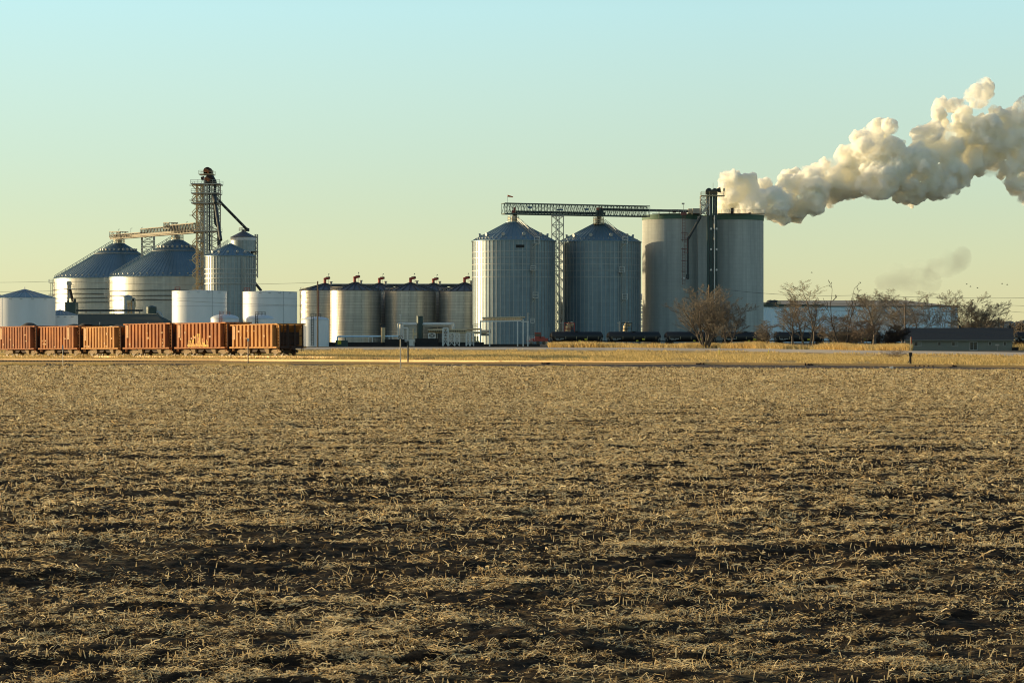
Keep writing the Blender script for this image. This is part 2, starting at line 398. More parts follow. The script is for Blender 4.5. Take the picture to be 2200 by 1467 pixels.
def ground_mat():
    m = bpy.data.materials.new("tilled_soil_and_residue"); m.use_nodes = True; nt = m.node_tree; n, l = nt.nodes, nt.links
    p = n["Principled BSDF"]; p.inputs["Roughness"].default_value = .95; p.inputs["Specular IOR Level"].default_value = .1
    tc = n.new("ShaderNodeTexCoord"); mp = n.new("ShaderNodeMapping"); mp.inputs["Scale"].default_value = (.55, 1, 1); l.new(tc.outputs["Object"], mp.inputs[0])
    a = n.new("ShaderNodeTexNoise"); a.inputs["Scale"].default_value = 9; a.inputs["Detail"].default_value = 7; a.inputs["Roughness"].default_value = .75; l.new(mp.outputs[0], a.inputs["Vector"])
    b = n.new("ShaderNodeTexNoise"); b.inputs["Scale"].default_value = .45; b.inputs["Detail"].default_value = 4; l.new(mp.outputs[0], b.inputs["Vector"])
    s1 = math_node(n, l, 'MULTIPLY', b.outputs["Fac"], v=.55); s2 = math_node(n, l, 'ADD', a.outputs["Fac"], s1)
    r = n.new("ShaderNodeValToRGB"); e = r.color_ramp.elements; l.new(s2, r.inputs[0])
    e[0].position = .66; e[0].color = (.009, .007, .005, 1); e[1].position = 1.0; e[1].color = (.32, .22, .10, 1)
    k = e.new(.84); k.color = (.035, .025, .016, 1)
    l.new(r.outputs[0], p.inputs["Base Color"])
    bm = n.new("ShaderNodeBump"); bm.inputs["Strength"].default_value = 1; bm.inputs["Distance"].default_value = .07; l.new(a.outputs["Fac"], bm.inputs["Height"]); l.new(bm.outputs[0], p.inputs["Normal"])
    return m
def verge_mat(name, c1, c2, c3, sc=2.0):
    m = bpy.data.materials.new(name); m.use_nodes = True; nt = m.node_tree; n, l = nt.nodes, nt.links
    p = n["Principled BSDF"]; p.inputs["Roughness"].default_value = .95; p.inputs["Specular IOR Level"].default_value = .1
    tc = n.new("ShaderNodeTexCoord"); mp = n.new("ShaderNodeMapping"); mp.inputs["Scale"].default_value = (.6, .25, 1); l.new(tc.outputs["Object"], mp.inputs[0])
    a = n.new("ShaderNodeTexNoise"); a.inputs["Scale"].default_value = sc; a.inputs["Detail"].default_value = 7; a.inputs["Roughness"].default_value = .7; l.new(mp.outputs[0], a.inputs["Vector"])
    r = n.new("ShaderNodeValToRGB"); e = r.color_ramp.elements; l.new(a.outputs["Fac"], r.inputs[0])
    e[0].position = .36; e[0].color = (*c1, 1); e[1].position = .62; e[1].color = (*c3, 1); k = e.new(.48); k.color = (*c2, 1)
    l.new(r.outputs[0], p.inputs["Base Color"])
    bm = n.new("ShaderNodeBump"); bm.inputs["Strength"].default_value = 1; bm.inputs["Distance"].default_value = .25; l.new(a.outputs["Fac"], bm.inputs["Height"]); l.new(bm.outputs[0], p.inputs["Normal"])
    return m
M['ground'] = ground_mat()
M['verge'] = verge_mat("dry_grass_ground", (.16, .115, .045), (.46, .32, .125), (.70, .50, .22), 1.5)
M['ballast'] = verge_mat("ballast_bed", (.05, .045, .04), (.12, .10, .085), (.24, .20, .16), 6)
M['yard'] = verge_mat("yard_gravel", (.07, .065, .05), (.11, .10, .08), (.16, .14, .11), .8)

def build_ground():
    pxs = np.concatenate([np.linspace(-3200, -300, 24)[:-1], np.linspace(-300, 2500, 560), np.linspace(2500, 5400, 24)[1:]])
    ds = [4.0]
    while ds[-1] < 70: ds.append(ds[-1] * 1.0032 + .012)
    while ds[-1] < 176: ds.append(ds[-1] + .9)
    near = np.array(ds)
    # field sheet, up to the toe of the track bed
    V, rows = [], []
    NS = len(near) + 3
    tab = np.zeros((NS, len(pxs), 3))
    for j, p in enumerate(pxs):
        end = float(D_A(p)) - 6.8
        end = min(max(end, 120), 420)
        d = np.concatenate([near * 1.0, [0, 0, 0]]) ; d[:len(near)] = 4 + (near - 4) * (end - 6 - 4) / (near[-1] - 4); d[-3:] = [end - 4, end - 2, end]
        X = (p - 1100) / FPX * d; tab[:, j, 0] = X; tab[:, j, 1] = d
    X, Y = tab[..., 0], tab[..., 1]
    tab[..., 2] = relief(X, Y); tab[-1, :, 2] = 0.02
    nr, nc = tab.shape[:2]; idx = np.arange(nr * nc).reshape(nr, nc)
    F = np.stack([idx[:-1, :-1], idx[:-1, 1:], idx[1:, 1:], idx[1:, :-1]], -1).reshape(-1, 4)
    o = np_mesh("field", tab.reshape(-1, 3), F, M['ground'], smooth=True); tag(o, "tilled stubble field of dark soil and pale straw", "field", kind='structure')
    # strips further away
    def strip(name, fD0, fD1, k, mm, label, dz=0.0, kind='structure', cat='ground'):
        tb = np.zeros((k + 1, len(pxs), 3))
        for j, p in enumerate(pxs):
            a, b = float(fD0(p)), float(fD1(p)); Ds, zs = prof(p)
            d = np.unique(np.concatenate([np.linspace(a, b, k + 1)]))
            tb[:, j, 1] = d; tb[:, j, 0] = (p - 1100) / FPX * d; tb[:, j, 2] = np.interp(d, Ds, zs) + dz
        nr, nc = tb.shape[:2]; idx = np.arange(nr * nc).reshape(nr, nc)
        F = np.stack([idx[:-1, :-1], idx[:-1, 1:], idx[1:, 1:], idx[1:, :-1]], -1).reshape(-1, 4)
        o = np_mesh(name, tb.reshape(-1, 3), F, mm, smooth=True); tag(o, label, cat, kind=kind)
    DAc = lambda p: min(max(float(D_A(p)), 126.8), 426)
    strip("ballast_bed", lambda p: DAc(p) - 6.8, lambda p: max(DAc(p) + 3.2, float(D_B(p)) + 3.0), 16, M['ballast'], "dark stone ballast bed under the railway tracks")
    strip("dry_grass_ground", lambda p: max(DAc(p) + 3.2, float(D_B(p)) + 3.0), lambda p: float(road_front(p)), 60, M['verge'], "golden dry grass verge between tracks and road")
    strip("road", lambda p: float(road_front(p)), lambda p: float(road_front(p)) + ROADW, 3, M['asphalt'], "grey asphalt road behind the tracks", cat='road')
    strip("yard_ground", lambda p: float(road_front(p)) + ROADW, lambda p: 1000, 40, M['yard'], "gravel yard the plant stands on")
    strip("far_ground", lambda p: 1000, lambda p: 9000, 10, M['verge'], "flat farmland reaching the horizon")
build_ground()

# ------------------------------------------------------------------ round bins and tanks
def cone_seams(b, R, r0, z0, z1, n, w=.12):
    for k in range(n):
        t = 2 * math.pi * (k + .5) / n; c, q = math.cos(t), math.sin(t)
        b.beam((R * c, R * q, z0 + w * .35), (r0 * c, r0 * q, z1 + w * .35), w)
def stair_on_cone(b, R, z0, r0, z1, ang, wid=.9):
    """walkway with handrails lying up a cone roof"""
    c, q = math.cos(ang), math.sin(ang); sx, sy = -q, c
    for s in (-1, 1):
        o = (sx * wid / 2 * s, sy * wid / 2 * s)
        p = Vector((R * c + o[0], R * q + o[1], z0 + .3)); t = Vector((r0 * c + o[0], r0 * q + o[1], z1 + .3))
        b.beam(p, t, .14); b.beam(p + Vector((0, 0, 1.1)), t + Vector((0, 0, 1.1)), .10); b.beam(p + Vector((0, 0, .6)), t + Vector((0, 0, .6)), .07)
        n = int((t - p).length / 1.6)
        for k in range(n + 1):
            a = p.lerp(t, k / n); b.beam(a, a + Vector((0, 0, 1.1)), .08)
    p = Vector((R * c, R * q, z0 + .3)); t = Vector((r0 * c, r0 * q, z1 + .3)); n = int((t - p).length / .5)
    for k in range(n): a = p.lerp(t, k / n); b.beam(a - Vector((sx, sy, 0)) * wid / 2, a + Vector((sx, sy, 0)) * wid / 2, .08)
def bin_vents(t, R, r0, z0, z1, fr, n, size, mm, a_from, a_to):
    sl = math.atan2(z1 - z0, R - r0)
    for k in range(n):
        a = a_from + (a_to - a_from) * k / max(1, n - 1); r = R + (r0 - R) * fr; z = z0 + (z1 - z0) * fr
        b = B(); c, q = math.cos(a), math.sin(a)
        b.tube((r * c, r * q, z - .1), (r * c, r * q, z + size * .5), size * .4, n=8); b.tube((r * c, r * q, z + size * .5), (r * c + c * size * .55, r * q + q * size * .55, z + size * .42), size * .42, size * .5, n=8)
        b.build("roof_vent", mm, t)
def grain_bin(label, px, D, Rpx, y_eave, y_peak, collar_px, wall, group, ribs=0, bands=(), seams=40, vents=(), walk=None, z0=0.0, ladders=(), band_w=.16, hatch=None):
    s = D / FPX; R = Rpx * s; ze, zp = WZ(y_eave, D), WZ(y_peak, D); r0 = collar_px * s
    t = thing("grain_bin", label, "grain bin", (WX(px, D), D, 0), group)
    b = B(); b.lathe([(R, z0), (R, ze)], 128)
    b.build("bin_wall", wall, t, True)
    if ribs:
        b = B()
        for k in range(ribs):
            a = 2 * math.pi * k / ribs; c, q = math.cos(a), math.sin(a)
            b.box((R + .06) * c, (R + .06) * q, (z0 + ze) / 2, .16, .16, ze - z0, a)
        b.build("wall_stiffeners", M['galv_part'], t)
    b = B()
    for y in bands:
        z = WZ(y, D - R * .6); b.lathe([(R + .02, z - band_w / 2), (R + band_w, z - band_w / 2), (R + band_w, z + band_w / 2), (R + .02, z + band_w / 2)], 96)
    if bands: b.build("wind_ring", M['steel_dark'] if not ribs else M['galv_part'], t)
    b = B(); b.lathe([(R + .35, ze - .12), (R + .35, ze + .05), (r0, zp), (r0, zp + .25), (0.01, zp + .3)], 96); b.build("roof", M['roof_galv'], t)
    b = B(); cone_seams(b, R + .35, r0, ze + .05, zp, seams, .13); b.build("roof_seams", M['roof_galv'], t)
    for fr, n, size, a0, a1 in vents: bin_vents(t, R, r0, ze, zp, fr, n, size, M['galv_part'], a0, a1)
    if walk is not None:
        b = B(); stair_on_cone(b, R, ze, r0, zp, walk); b.build("roof_stair", M['galv_part'], t)
    for lpx, ya, yb, plats in ladders:
        b = B(); ang = -math.pi / 2 + math.asin(max(-1, min(1, (lpx - px) / Rpx))); c, q = math.cos(ang), math.sin(ang); rr = R + .45
        b.ladder(rr * c, rr * q, WZ(yb, D - R), WZ(ya, D - R), .8, .10, .7, dx=-q, dy=c)
        for k in (-1, 1):
            b.beam((rr * c - q * .5 * k + c * .8, rr * q + c * .5 * k + q * .8, WZ(yb, D - R) + 2), (rr * c - q * .5 * k + c * .8, rr * q + c * .5 * k + q * .8, WZ(ya, D - R)), .07)
        b.build("ladder", M['steel'], t)
        for off, pyt, pyb in plats:
            b = B(); z = WZ(pyb, D - R); h = WZ(pyt, D - R) - z; w = 1.6
            cx, cy = (R + 1.0) * c - q * off * s, (R + 1.0) * q + c * off * s
            b.box(cx, cy, z, w, 1.7, .14)
            for i in (-1, 1):
                for j in (-1, 1): b.beam((cx + i * w / 2, cy + j * .8, z), (cx + i * w / 2, cy + j * .8, z + h), .11)
            for kk in (.5, 1): 
                for j in (-1, 1): b.beam((cx - w / 2, cy + j * .8, z + h * kk), (cx + w / 2, cy + j * .8, z + h * kk), .10)
                for i in (-1, 1): b.beam((cx + i * w / 2, cy - .8, z + h * kk), (cx + i * w / 2, cy + .8, z + h * kk), .10)
            b.beam((cx, cy, z), (R * c, R * q, z - 1.4), .12); b.build("platform", M['pipe_white'], t)
    return t
PI = math.pi
G1 = "tall ribbed grain bins under the truss bridge"
bandsA = (541, 554, 567.5, 581, 595)
A_ = grain_bin("tall ribbed grain bin with sunlit edge, under the wind sock end of the bridge", 1103.5, 716, 88.5, 519, 479, 17, M['galv_tall'], G1, 60, bandsA, 48,
    [(.10, 26, .42, PI * 1.0, PI * 2.0), (.25, 6, 1.15, PI * 1.02, PI * 1.98)], walk=-PI * .30, ladders=[(1143, 522, 742, [(8, 509, 523), (-1, 571, 581), (4, 628, 640)])])
B_ = grain_bin("tall ribbed galvanised grain bin, the shaded one right beside the pale concrete silos", 1288.5, 730.5, 87.5, 521, 481, 14, M['galv_tall'], G1, 60, tuple(y + 1 for y in bandsA), 48,
    [(.10, 26, .42, PI * 1.0, PI * 2.0), (.25, 6, 1.15, PI * 1.02, PI * 1.98)], walk=-PI * .30, ladders=[(1331, 522, 742, [(6, 508, 523), (-2, 573, 585), (5, 631, 643)])])
# opening and manhole plates on the first tall bin
b = B()
for k, w in ((0, .5), (5, 1.2), (12, 1.2)):
    R = 13.2; px_ = 1110 + k; a = -PI / 2 + math.asin((px_ - 1103.5) / 88.5); b.box((R + .1) * math.cos(a), (R + .1) * math.sin(a), WZ(529, 703), .14, w, .9, a)
b.build("wall_hatch", M['black_matt'], A_)

G2 = "wide cone-roofed grain bins by the elevator tower"
bandsL = (631, 639, 647, 655)
L1 = grain_bin("wide cone-roofed grain bin, the leftmost, at the far low end of the sloping conveyor bridge", 255, 885, 137, 600, 524, 13, M['galv_wide'], G2, 0, (622, 632, 641, 650), 90,
    [(.06, 26, .6, PI * 1.0, PI * 2), (.80, 12, .95, PI * 1.08, PI * 1.95)], walk=PI * 1.01, ladders=[(123, 604, 672, [(0, 598, 605), (0, 630, 634)]), (131, 604, 672, [])], band_w=.3)
L2 = grain_bin("wide cone-roofed grain bin standing directly left of the tall lattice elevator tower", 380, 830, 143, 597, 517, 14, M['galv_wide'], G2, 0, (625, 636, 645), 94,
    [(.06, 26, .6, PI * 1.0, PI * 2), (.80, 12, .95, PI * 1.08, PI * 1.95)], walk=PI * 1.01, ladders=[(241, 600, 672, [(0, 593, 601), (0, 628, 632)]), (249, 600, 672, [])], band_w=.3)
for T_, D_, Rp, y_, yp in ((L1, 885, 137, 600, 524), (L2, 830, 143, 597, 517)):   # bright ring round the upper roof
    s_ = D_ / FPX; R = Rp * s_; f_ = .70; r = R + (14 * s_ - R) * f_; z = WZ(y_, D_) + (WZ(yp, D_) - WZ(y_, D_)) * f_
    b = B(); b.lathe([(r + .1, z + .05), (r + .25, z + .35), (r - .1, z + .4)], 90); b.build("roof_band", M['galv_part'], T_)
L3 = grain_bin("slim ribbed grain bin in front of the lattice tower, behind the two flat white tanks", 495, 720, 53.5, 551, 525, 5, M['galv_mid'], None, 44, (578, 588, 598, 609), 34,
    [(.25, 7, .9, PI * 1.05, PI * 1.95)], walk=PI * .88, ladders=[(526, 553, 740, [])], band_w=.28)

def fermenter(label, px, D, Rpx=55, y_eave=627, y_peak=609, chim=(0, 597), ladder=None):
    s = D / FPX; R = Rpx * s; ze, zp = WZ(y_eave, D), WZ(y_peak, D)
    t = thing("fermentation_tank", label, "storage tank", (WX(px, D), D, 0), "stainless tanks with red roof vents")
    b = B(); b.lathe([(R, .0), (R, ze)], 128); b.build("tank_wall", M['stainless'], t, True)
    b = B(); b.lathe([(R + .12, ze - .2), (R + .12, ze + .02), (.5, zp), (.01, zp + .05)], 48); b.build("roof", M['roof_dark'], t)
    b = B(); cone_seams(b, R + .1, .4, ze, zp, 22, .28); b.build("roof_ribs", M['steel_dark'], t)
    b = B(); x = chim[0] * s; zt = WZ(chim[1], D); b.tube((x, 0, zp - .4), (x, 0, zt), .48, n=10); b.tube((x - .3, 0, zt - .35), (x + 1.7, -.5, zt + .05), .42, n=10); b.build("red_vent_pipe", M['red'], t)
    b = B(); b.tube((x + .4, 0, zt - .3 + .3), (x + 1.7, -.5, zt + .07), .44, n=10); b.build("vent_hood", M['rust_dark'], t)
    b = B(); b.beam((x + 1.2, 0, zp - .3), (x + 1.2, 0, zt + 1.3), .10); b.tube((x + 1.2, 0, zt + 1.3), (x + 1.5, 0, zt + 1.45), .18, n=6); b.build("lamp_mast", M['steel'], t)
    b = B(); b.tube((x + 2.2, -1.5, zp - 1.2), (x + 2.2, -1.5, zp + .5), .4, n=8); b.tube((x + 2.2, -1.5, zp + .5), (x + 2.2, -1.5, zp + .75), .62, n=8); b.build("roof_valve", M['steel'], t)
    b = B(); b.ring_rail((0, 0), R - .15, ze, 1.0, 9, .06, PI * 1.0, PI * 1.35); b.build("guard_rail", M['steel'], t)
    if ladder is not None:
        a = -PI / 2 + math.asin(ladder / Rpx); b = B(); b.ladder((R + .3) * math.cos(a), (R + .3) * math.sin(a), 1, ze, .6, .09, .5, dx=-math.sin(a), dy=math.cos(a)); b.build("ladder", M['red'], t)
    return t
fermenter("stainless tank with red vent, sunlit, leftmost of its row beside the flat white tank", 698, 770, 54, 624, 609.5, (0, 597.5), -10)
fermenter("stainless tank with red vent, second of the front row, bright gold stripe down its wall", 764, 750, 55, 624, 607, (-2, 594.5))
fermenter("stainless tank mostly hidden in the gap between the two middle front tanks, red vent above", 815, 770, 54, 625, 609, (0, 597.5))
fermenter("shaded stainless tank with red vent directly behind the dark green stack", 882, 750, 55, 625, 608, (0, 597))
fermenter("stainless tank in the back row, hidden between the two right front tanks, red vent above", 931, 770, 54, 626, 609, (0, 599))
fermenter("shaded stainless tank with red vent right beside the first tall ribbed bin", 998, 750, 55, 626, 608, (0, 596.5))
D = 785; t = thing("overhead_pipe_walkway", "long grey pipe walkway running behind the stainless tank roofs", "pipe walkway", (WX(860, D), D, 0))
b = B(); b.box(0, 0, WZ(613.5, D), 330 * D / FPX, 1.2, .7); b.build("pipe_duct", M['steel_dark'], t)
b = B(); b.tube((-150 * D / FPX, -.9, WZ(611, D)), (160 * D / FPX, -.9, WZ(611, D)), .22); b.build("top_pipe", M['galv_part'], t)
b = B()
for k in range(7): x = (-150 + k * 50) * D / FPX; b.beam((x, 0, 0), (x, 0, WZ(614, D)), .3)
b.build("support_post", M['steel_dark'], t)

def white_tank(label, px, D, Rpx, y_top, y_peak, roof='flat', seams=(), rails=None, group="white painted storage tanks", ladder=None, z0=0.0, rm=None):
    s = D / FPX; R = Rpx * s; ze, zp = WZ(y_top, D), WZ(y_peak, D)
    t = thing("storage_tank", label, "storage tank", (WX(px, D), D, 0), group)
    b = B(); b.lathe([(R, z0), (R, ze)], 128); b.build("tank_wall", M['white'], t, True)
    b = B(); b.lathe([(R + .06, ze - .1), (R + .06, ze), (.3, zp), (.01, zp)], 64); b.build("roof", rm or (M['whiteroof'] if roof == 'flat' else M['roof_galv']), t)
    if roof != 'flat': b = B(); cone_seams(b, R + .06, .3, ze, zp, 26, .12); b.tube((0, 0, zp), (0, 0, zp + .7), .12, n=6); b.build("roof_ribs", M['seam'], t)
    b = B()
    for y in seams: z = WZ(y, D - R * .7); b.lathe([(R + .01, z - .05), (R + .05, z - .03), (R + .05, z + .03), (R + .01, z + .05)], 96)
    if seams:
        a = -PI / 2 + math.asin(.58); b.beam((R * 1.004 * math.cos(a), R * 1.004 * math.sin(a), z0), (R * 1.004 * math.cos(a), R * 1.004 * math.sin(a), ze), .09); b.build("weld_seams", M['weld'], t)
    if rails:
        b = B(); x0, x1 = rails[0] * s, rails[1] * s
        b.railing((x0, -R * .55, ze), (x1, -R * .55, ze), 1.0, .7, .07); b.railing((x0, -R * .55 + 1.2, ze), (x1, -R * .55 + 1.2, ze), 1.0, .7, .07); b.build("guard_rail", M['red'], t)
    b = B()
    for u in (-.72, -.25, .1, .45, .8):
        a = -PI / 2 + math.asin(u); b.box((R + .12) * math.cos(a), (R + .12) * math.sin(a), ze - .45, .16, .7, .14, a)
    b.build("vent_slot", M['weld'], t)
    if ladder is not None:
        m_, lx, y0_, y1_ = ladder; a = -PI / 2 + math.asin(lx / Rpx); b = B(); x, y = (R + .35) * math.cos(a), (R + .35) * math.sin(a)
        b.ladder(x, y, max(.3, WZ(y1_, D)), WZ(y0_, D), .55, .09, .45, dx=-math.sin(a), dy=math.cos(a))
        b.ladder(x + .4, y - .35, max(.3, WZ(y1_, D)), WZ(y0_, D), .4, .05, .9, dx=-math.sin(a), dy=math.cos(a)); b.build("ladder", m_, t)
    return t
white_tank("white cone-roofed tank at the photo edge, mostly hidden behind the large one", -42, 640, 62, 640, 622, 'cone')
white_tank("large white tank with ribbed grey cone roof and rusty ladder, nearest the photo edge", 53, 590, 65, 640, 622, 'cone', ladder=(M['rust'], -46, 632, 742))
white_tank("low white cone-roofed tank between the large cone-roofed tank and the green shed", 129, 600, 38, 677, 666, 'cone')
white_tank("flat-topped white tank in front of the slim ribbed bin's left side", 428.5, 600, 58.5, 625.5, 623, 'flat', (641, 658), rails=(-48, -38))
white_tank("flat-topped white tank between the slim ribbed bin and the stainless tanks", 580, 612, 58, 627, 624.5, 'flat', (641, 658), rails=(-52, -40))
G5 = "small white dome-roofed tanks"
def small_tank(label, px, D, Rpx, y_top, y_peak, lad):
    s = D / FPX; R = Rpx * s; ze, zp = WZ(y_top, D), WZ(y_peak, D); t = thing("dome_tank", label, "storage tank", (WX(px, D), D, 0), G5)
    b = B(); b.lathe([(R, 0), (R, ze)], 96); b.build("tank_wall", M['white'], t, True)
    b = B(); b.lathe([(R + .05, ze - .05)] + [(R * math.cos(k * PI / 16) + .05, ze + (zp - ze) * math.sin(k * PI / 16)) for k in range(8)] + [(.01, zp)], 64); b.build("dome_roof", M['whiteroof'], t, True)
    b = B(); x0, x1 = -9 * s, 12 * s; y = -R * .55
    for yy in (y, y + 1.4):
        b.railing((x0, yy, zp - .35), (x1, yy, zp - .35), 1.0, .8, .06)
    b.build("guard_rail", M[lad], t)
    b = B(); b.ladder(-4 * s, -R - .35, .4, zp, .5, .10, .4); b.ladder(-4 * s, -R - .85, 1.5, zp + .8, .6, .05, .9); b.build("ladder", M[lad], t)
small_tank("small white dome tank with red railing, half in front of the left flat-topped tank", 483, 556, 30, 685, 675, 'red')
small_tank("small white dome tank with dark railing in front of the right flat-topped tank", 559, 556, 30, 686, 676, 'rust_dark')
small_tank("small white dome tank with long dark ladder standing on the ground beside the wooden pole", 678, 548, 28.5, 687, 680, 'steel_dark')

# ------------------------------------------------------------------ concrete silos
def silo(label, px, D, Rpx, y_top, y_band):
    s = D / FPX; R = Rpx * s; zt, zb = WZ(y_top, D), WZ(y_band, D); t = thing("concrete_silo", label, "silo", (WX(px, D), D, 0), "concrete silos with green band")
    b = B(); b.lathe([(R, 0), (R, zb)], 160); b.build("silo_wall", M['concrete'], t, True)
    b = B(); b.lathe([(R + .12, zb), (R + .12, zt - .3), (R + .3, zt - .3), (R + .3, zt), (.01, zt + .15)], 128); b.build("green_band", M['green_dark2'], t)
    return t, R, zt
M['green_dark2'] = mat("green_painted_band", (.075, .155, .11), .7, 0, (.06, .12, .09), .3)
C1, RC, ZT = silo("round concrete silo with green rim, sunlit upper corner, next to the second ribbed bin", 1444.5, 743.5, 64.5, 463.5, 473.5)
C2, _, _ = silo("round concrete silo with green rim standing in front of the white steam", 1575.5, 745, 64.5, 463.5, 475)
sC = 739 / FPX
t = thing("silo_infill_wall", "narrow concrete wall filling the joint between the two round silos", "wall", (WX(1511, 733), 733, 0))
b = B(); b.box(0, 0, WZ(465, 733) / 2, 24 * sC, 3, WZ(465, 733)); b.build("joint_wall", M['concrete'], t)
# rooftop house and rails on the silos
D = 737; t = thing("silo_roof_gallery", "grey conveyor gallery and railings on the roof of the two concrete silos", "conveyor gallery", (WX(1500, D), D, ZT))
def lx(px): return (px - 1500) * D / FPX
def lz(y, D_=737): return WZ(y, D_) - ZT
b = B(); b.bb(lx(1487), lx(1507), -3, 3, 0, lz(449)); b.build("gallery_house", M['steel'], t)
b = B(); b.bb(lx(1478), lx(1486.5), -1.5, 1.5, 0.2, lz(449)); b.build("lit_housing", M['tan_trim'], t)
b = B(); b.bb(lx(1400), lx(1640), -4, -2.8, 0.05, lz(460)); b.bb(lx(1544), lx(1612), 0, 3, 0.1, lz(459)); b.build("roof_duct", M['rust_dark'], t)
b = B(); b.railing((lx(1392), -8, 0.1), (lx(1500), -8.5, .1), 1.1, 2.2, .07); b.railing((lx(1545), -8, 0.1), (lx(1630), -7, .1), 1.1, 2.2, .07); b.build("guard_rail", M['steel'], t)
b = B(); b.bb(lx(1570), lx(1576), -.5, .5, 0, lz(447)); b.bb(lx(1569), lx(1577), -.6, .6, lz(448), lz(447)); b.bb(lx(1608), lx(1613), -.5, .5, 0, lz(457)); b.bb(lx(1442), lx(1449), -7, -6, .2, lz(456)); b.build("roof_stack", M['rust_dark'], t)
b = B(); b.beam((lx(1467), -3, 0), (lx(1467), -3, lz(439)), .12); b.box(lx(1466), -3, lz(439), .9, .4, .5); b.build("lamp_mast", M['steel'], t)
# bucket elevators in the joint
D = 727; s = D / FPX; t = thing("bucket_elevator", "twin dark green bucket elevator legs running up the joint of the concrete silos", "bucket elevator", (WX(1528, D), D, 0))
def lx2(px): return (px - 1528) * s
b = B()
b.bb(lx2(1519), lx2(1523.5), -.8, .8, 0, WZ(414, D)); b.bb(lx2(1525), lx2(1530), -.8, .8, 0, WZ(414, D)); b.build("left_leg_casing", M['green_dark'], t)
b = B(); b.bb(lx2(1531.5), lx2(1535.5), -1.1, .5, 0, WZ(414, D)); b.bb(lx2(1536.5), lx2(1540.5), -1.1, .5, 0, WZ(414, D)); b.build("right_leg_casing", M['green_dark'], t)
for cx, rr in ((1522.5, 6.5), (1535, 6)):
    b = B(); c = (lx2(cx), 0, WZ(411, D)); b.tube((c[0], -1.2, c[2]), (c[0], 1.2, c[2]), rr * s, n=20); b.bb(c[0] - rr * s, c[0] + rr * s, -1.2, 1.2, WZ(418, D), WZ(411, D)); b.build("elevator_head", M['steel_dark'], t)
b = B(); b.tube((lx2(1540), 0, WZ(409, D)), (lx2(1548), 0, WZ(408, D)), .5, 1.0, n=10); b.build("drive_motor", M['steel_dark'], t)
b = B(); z = WZ(421, D); b.bb(lx2(1506), lx2(1556), -2.2, 2.2, z - .15, z + .15); b.railing((lx2(1506), -2.2, z), (lx2(1556), -2.2, z), 1.3, 2, .1); b.railing((lx2(1506), 2.2, z), (lx2(1556), 2.2, z), 1.3, 2, .1)
b.beam((lx2(1555.5), 0, z), (lx2(1555.5), 0, WZ(403, D)), .12); b.box(lx2(1555.5), 0, WZ(408, D), .6, .6, .8); b.beam((lx2(1532), 0, WZ(405, D)), (lx2(1532), 0, WZ(393, D)), .1); b.build("head_platform", M['pipe_tan'], t)
b = B(); z = WZ(441, D); b.bb(lx2(1504), lx2(1520), -2, 2, z - .12, z + .12); b.railing((lx2(1504), -2, z), (lx2(1520), -2, z), 1.3, 1.2, .1); b.lattice(lx2(1505), lx2(1518), -1.8, 1.8, WZ(462, D), WZ(421, D), 5, .18); b.beam((lx2(1508), -2, WZ(460, D)), (lx2(1520), -2, WZ(440, D)), .7); b.build("stair_frame", M['steel'], t)
b = B(); b.tube((lx2(1534), -1.8, WZ(650, D)), (lx2(1534), -1.8, WZ(463, D)), .2); b.tube((lx2(1523.7), -.9, WZ(463, D)), (lx2(1523.7), -.9, WZ(424, D)), .22); b.build("spout_pipe", M['pipe_white'], t)
for y in (492, 536, 580):
    for x in (1527, 1539): b = B(); b.tube((lx2(x), -1.25, WZ(y, D)), (lx2(x), -1.05, WZ(y, D)), .35, n=8); b.build("inspection_lamp", M['pipe_white'], t)
t = thing("grain_spout", "dark spout pipe slanting down the face of the sunlit-cornered concrete silo", "spout", (WX(1478, 727), 727, 0))
b = B(); b.tube((28 * s, 1, WZ(465, D)), (0, 0, WZ(514, D)), .42); b.tube((0, 0, WZ(514, D)), (0, 0, WZ(600, D)), .3); b.box(-.1, 0, WZ(594, D), 1, 1, 1.4); b.build("spout_pipe", M['steel_dark'], t)
t = thing("silo_stair", "red caged stair climbing the face of the sunlit-cornered concrete silo", "ladder", (WX(1469, 727), 727, 0))
b = B(); b.ladder(0, 0, WZ(520, D), WZ(457, D), .9, .12, .5); b.box(0, 0, WZ(459.5, D), 1.8, 1, 1.0); b.ladder(.7, -.3, WZ(545, D), WZ(500, D), 1.2, .10, .45); b.ladder(0, 0, WZ(612, D), WZ(532, D), .9, .12, .5)
for y in (500, 515, 535, 560, 583, 600): b.box(.1, -.1, WZ(y, D), 2.0, 1.0, .12)
b.build("stair_cage", mat("dull_red_steel", (.20, .075, .065), .7), t)
b = B(); b.box(0, -.8, WZ(598, D), .5, .3, .5); b.build("lamp_box", M['sign_white'], t)
# far pipe tower seen between the second bin and the silo
D = 830; s = D / FPX; t = thing("pipe_tower", "white pipe tower seen through the slit beside the sunlit-cornered concrete silo", "pipe tower", (WX(1381, D), D, 0))
b = B(); b.lattice(-10 * s, 8 * s, -1.5, 1.5, 0, WZ(634, D), 7, .4); b.build("tower_frame", M['pipe_white'], t)
b = B(); b.path([(-4 * s, 0, WZ(645, D)), (-4 * s, 0, WZ(634, D)), (2 * s, 0, WZ(632, D)), (4 * s, 0, 10)], .5); b.build("bent_pipe", M['pipe_white'], t)

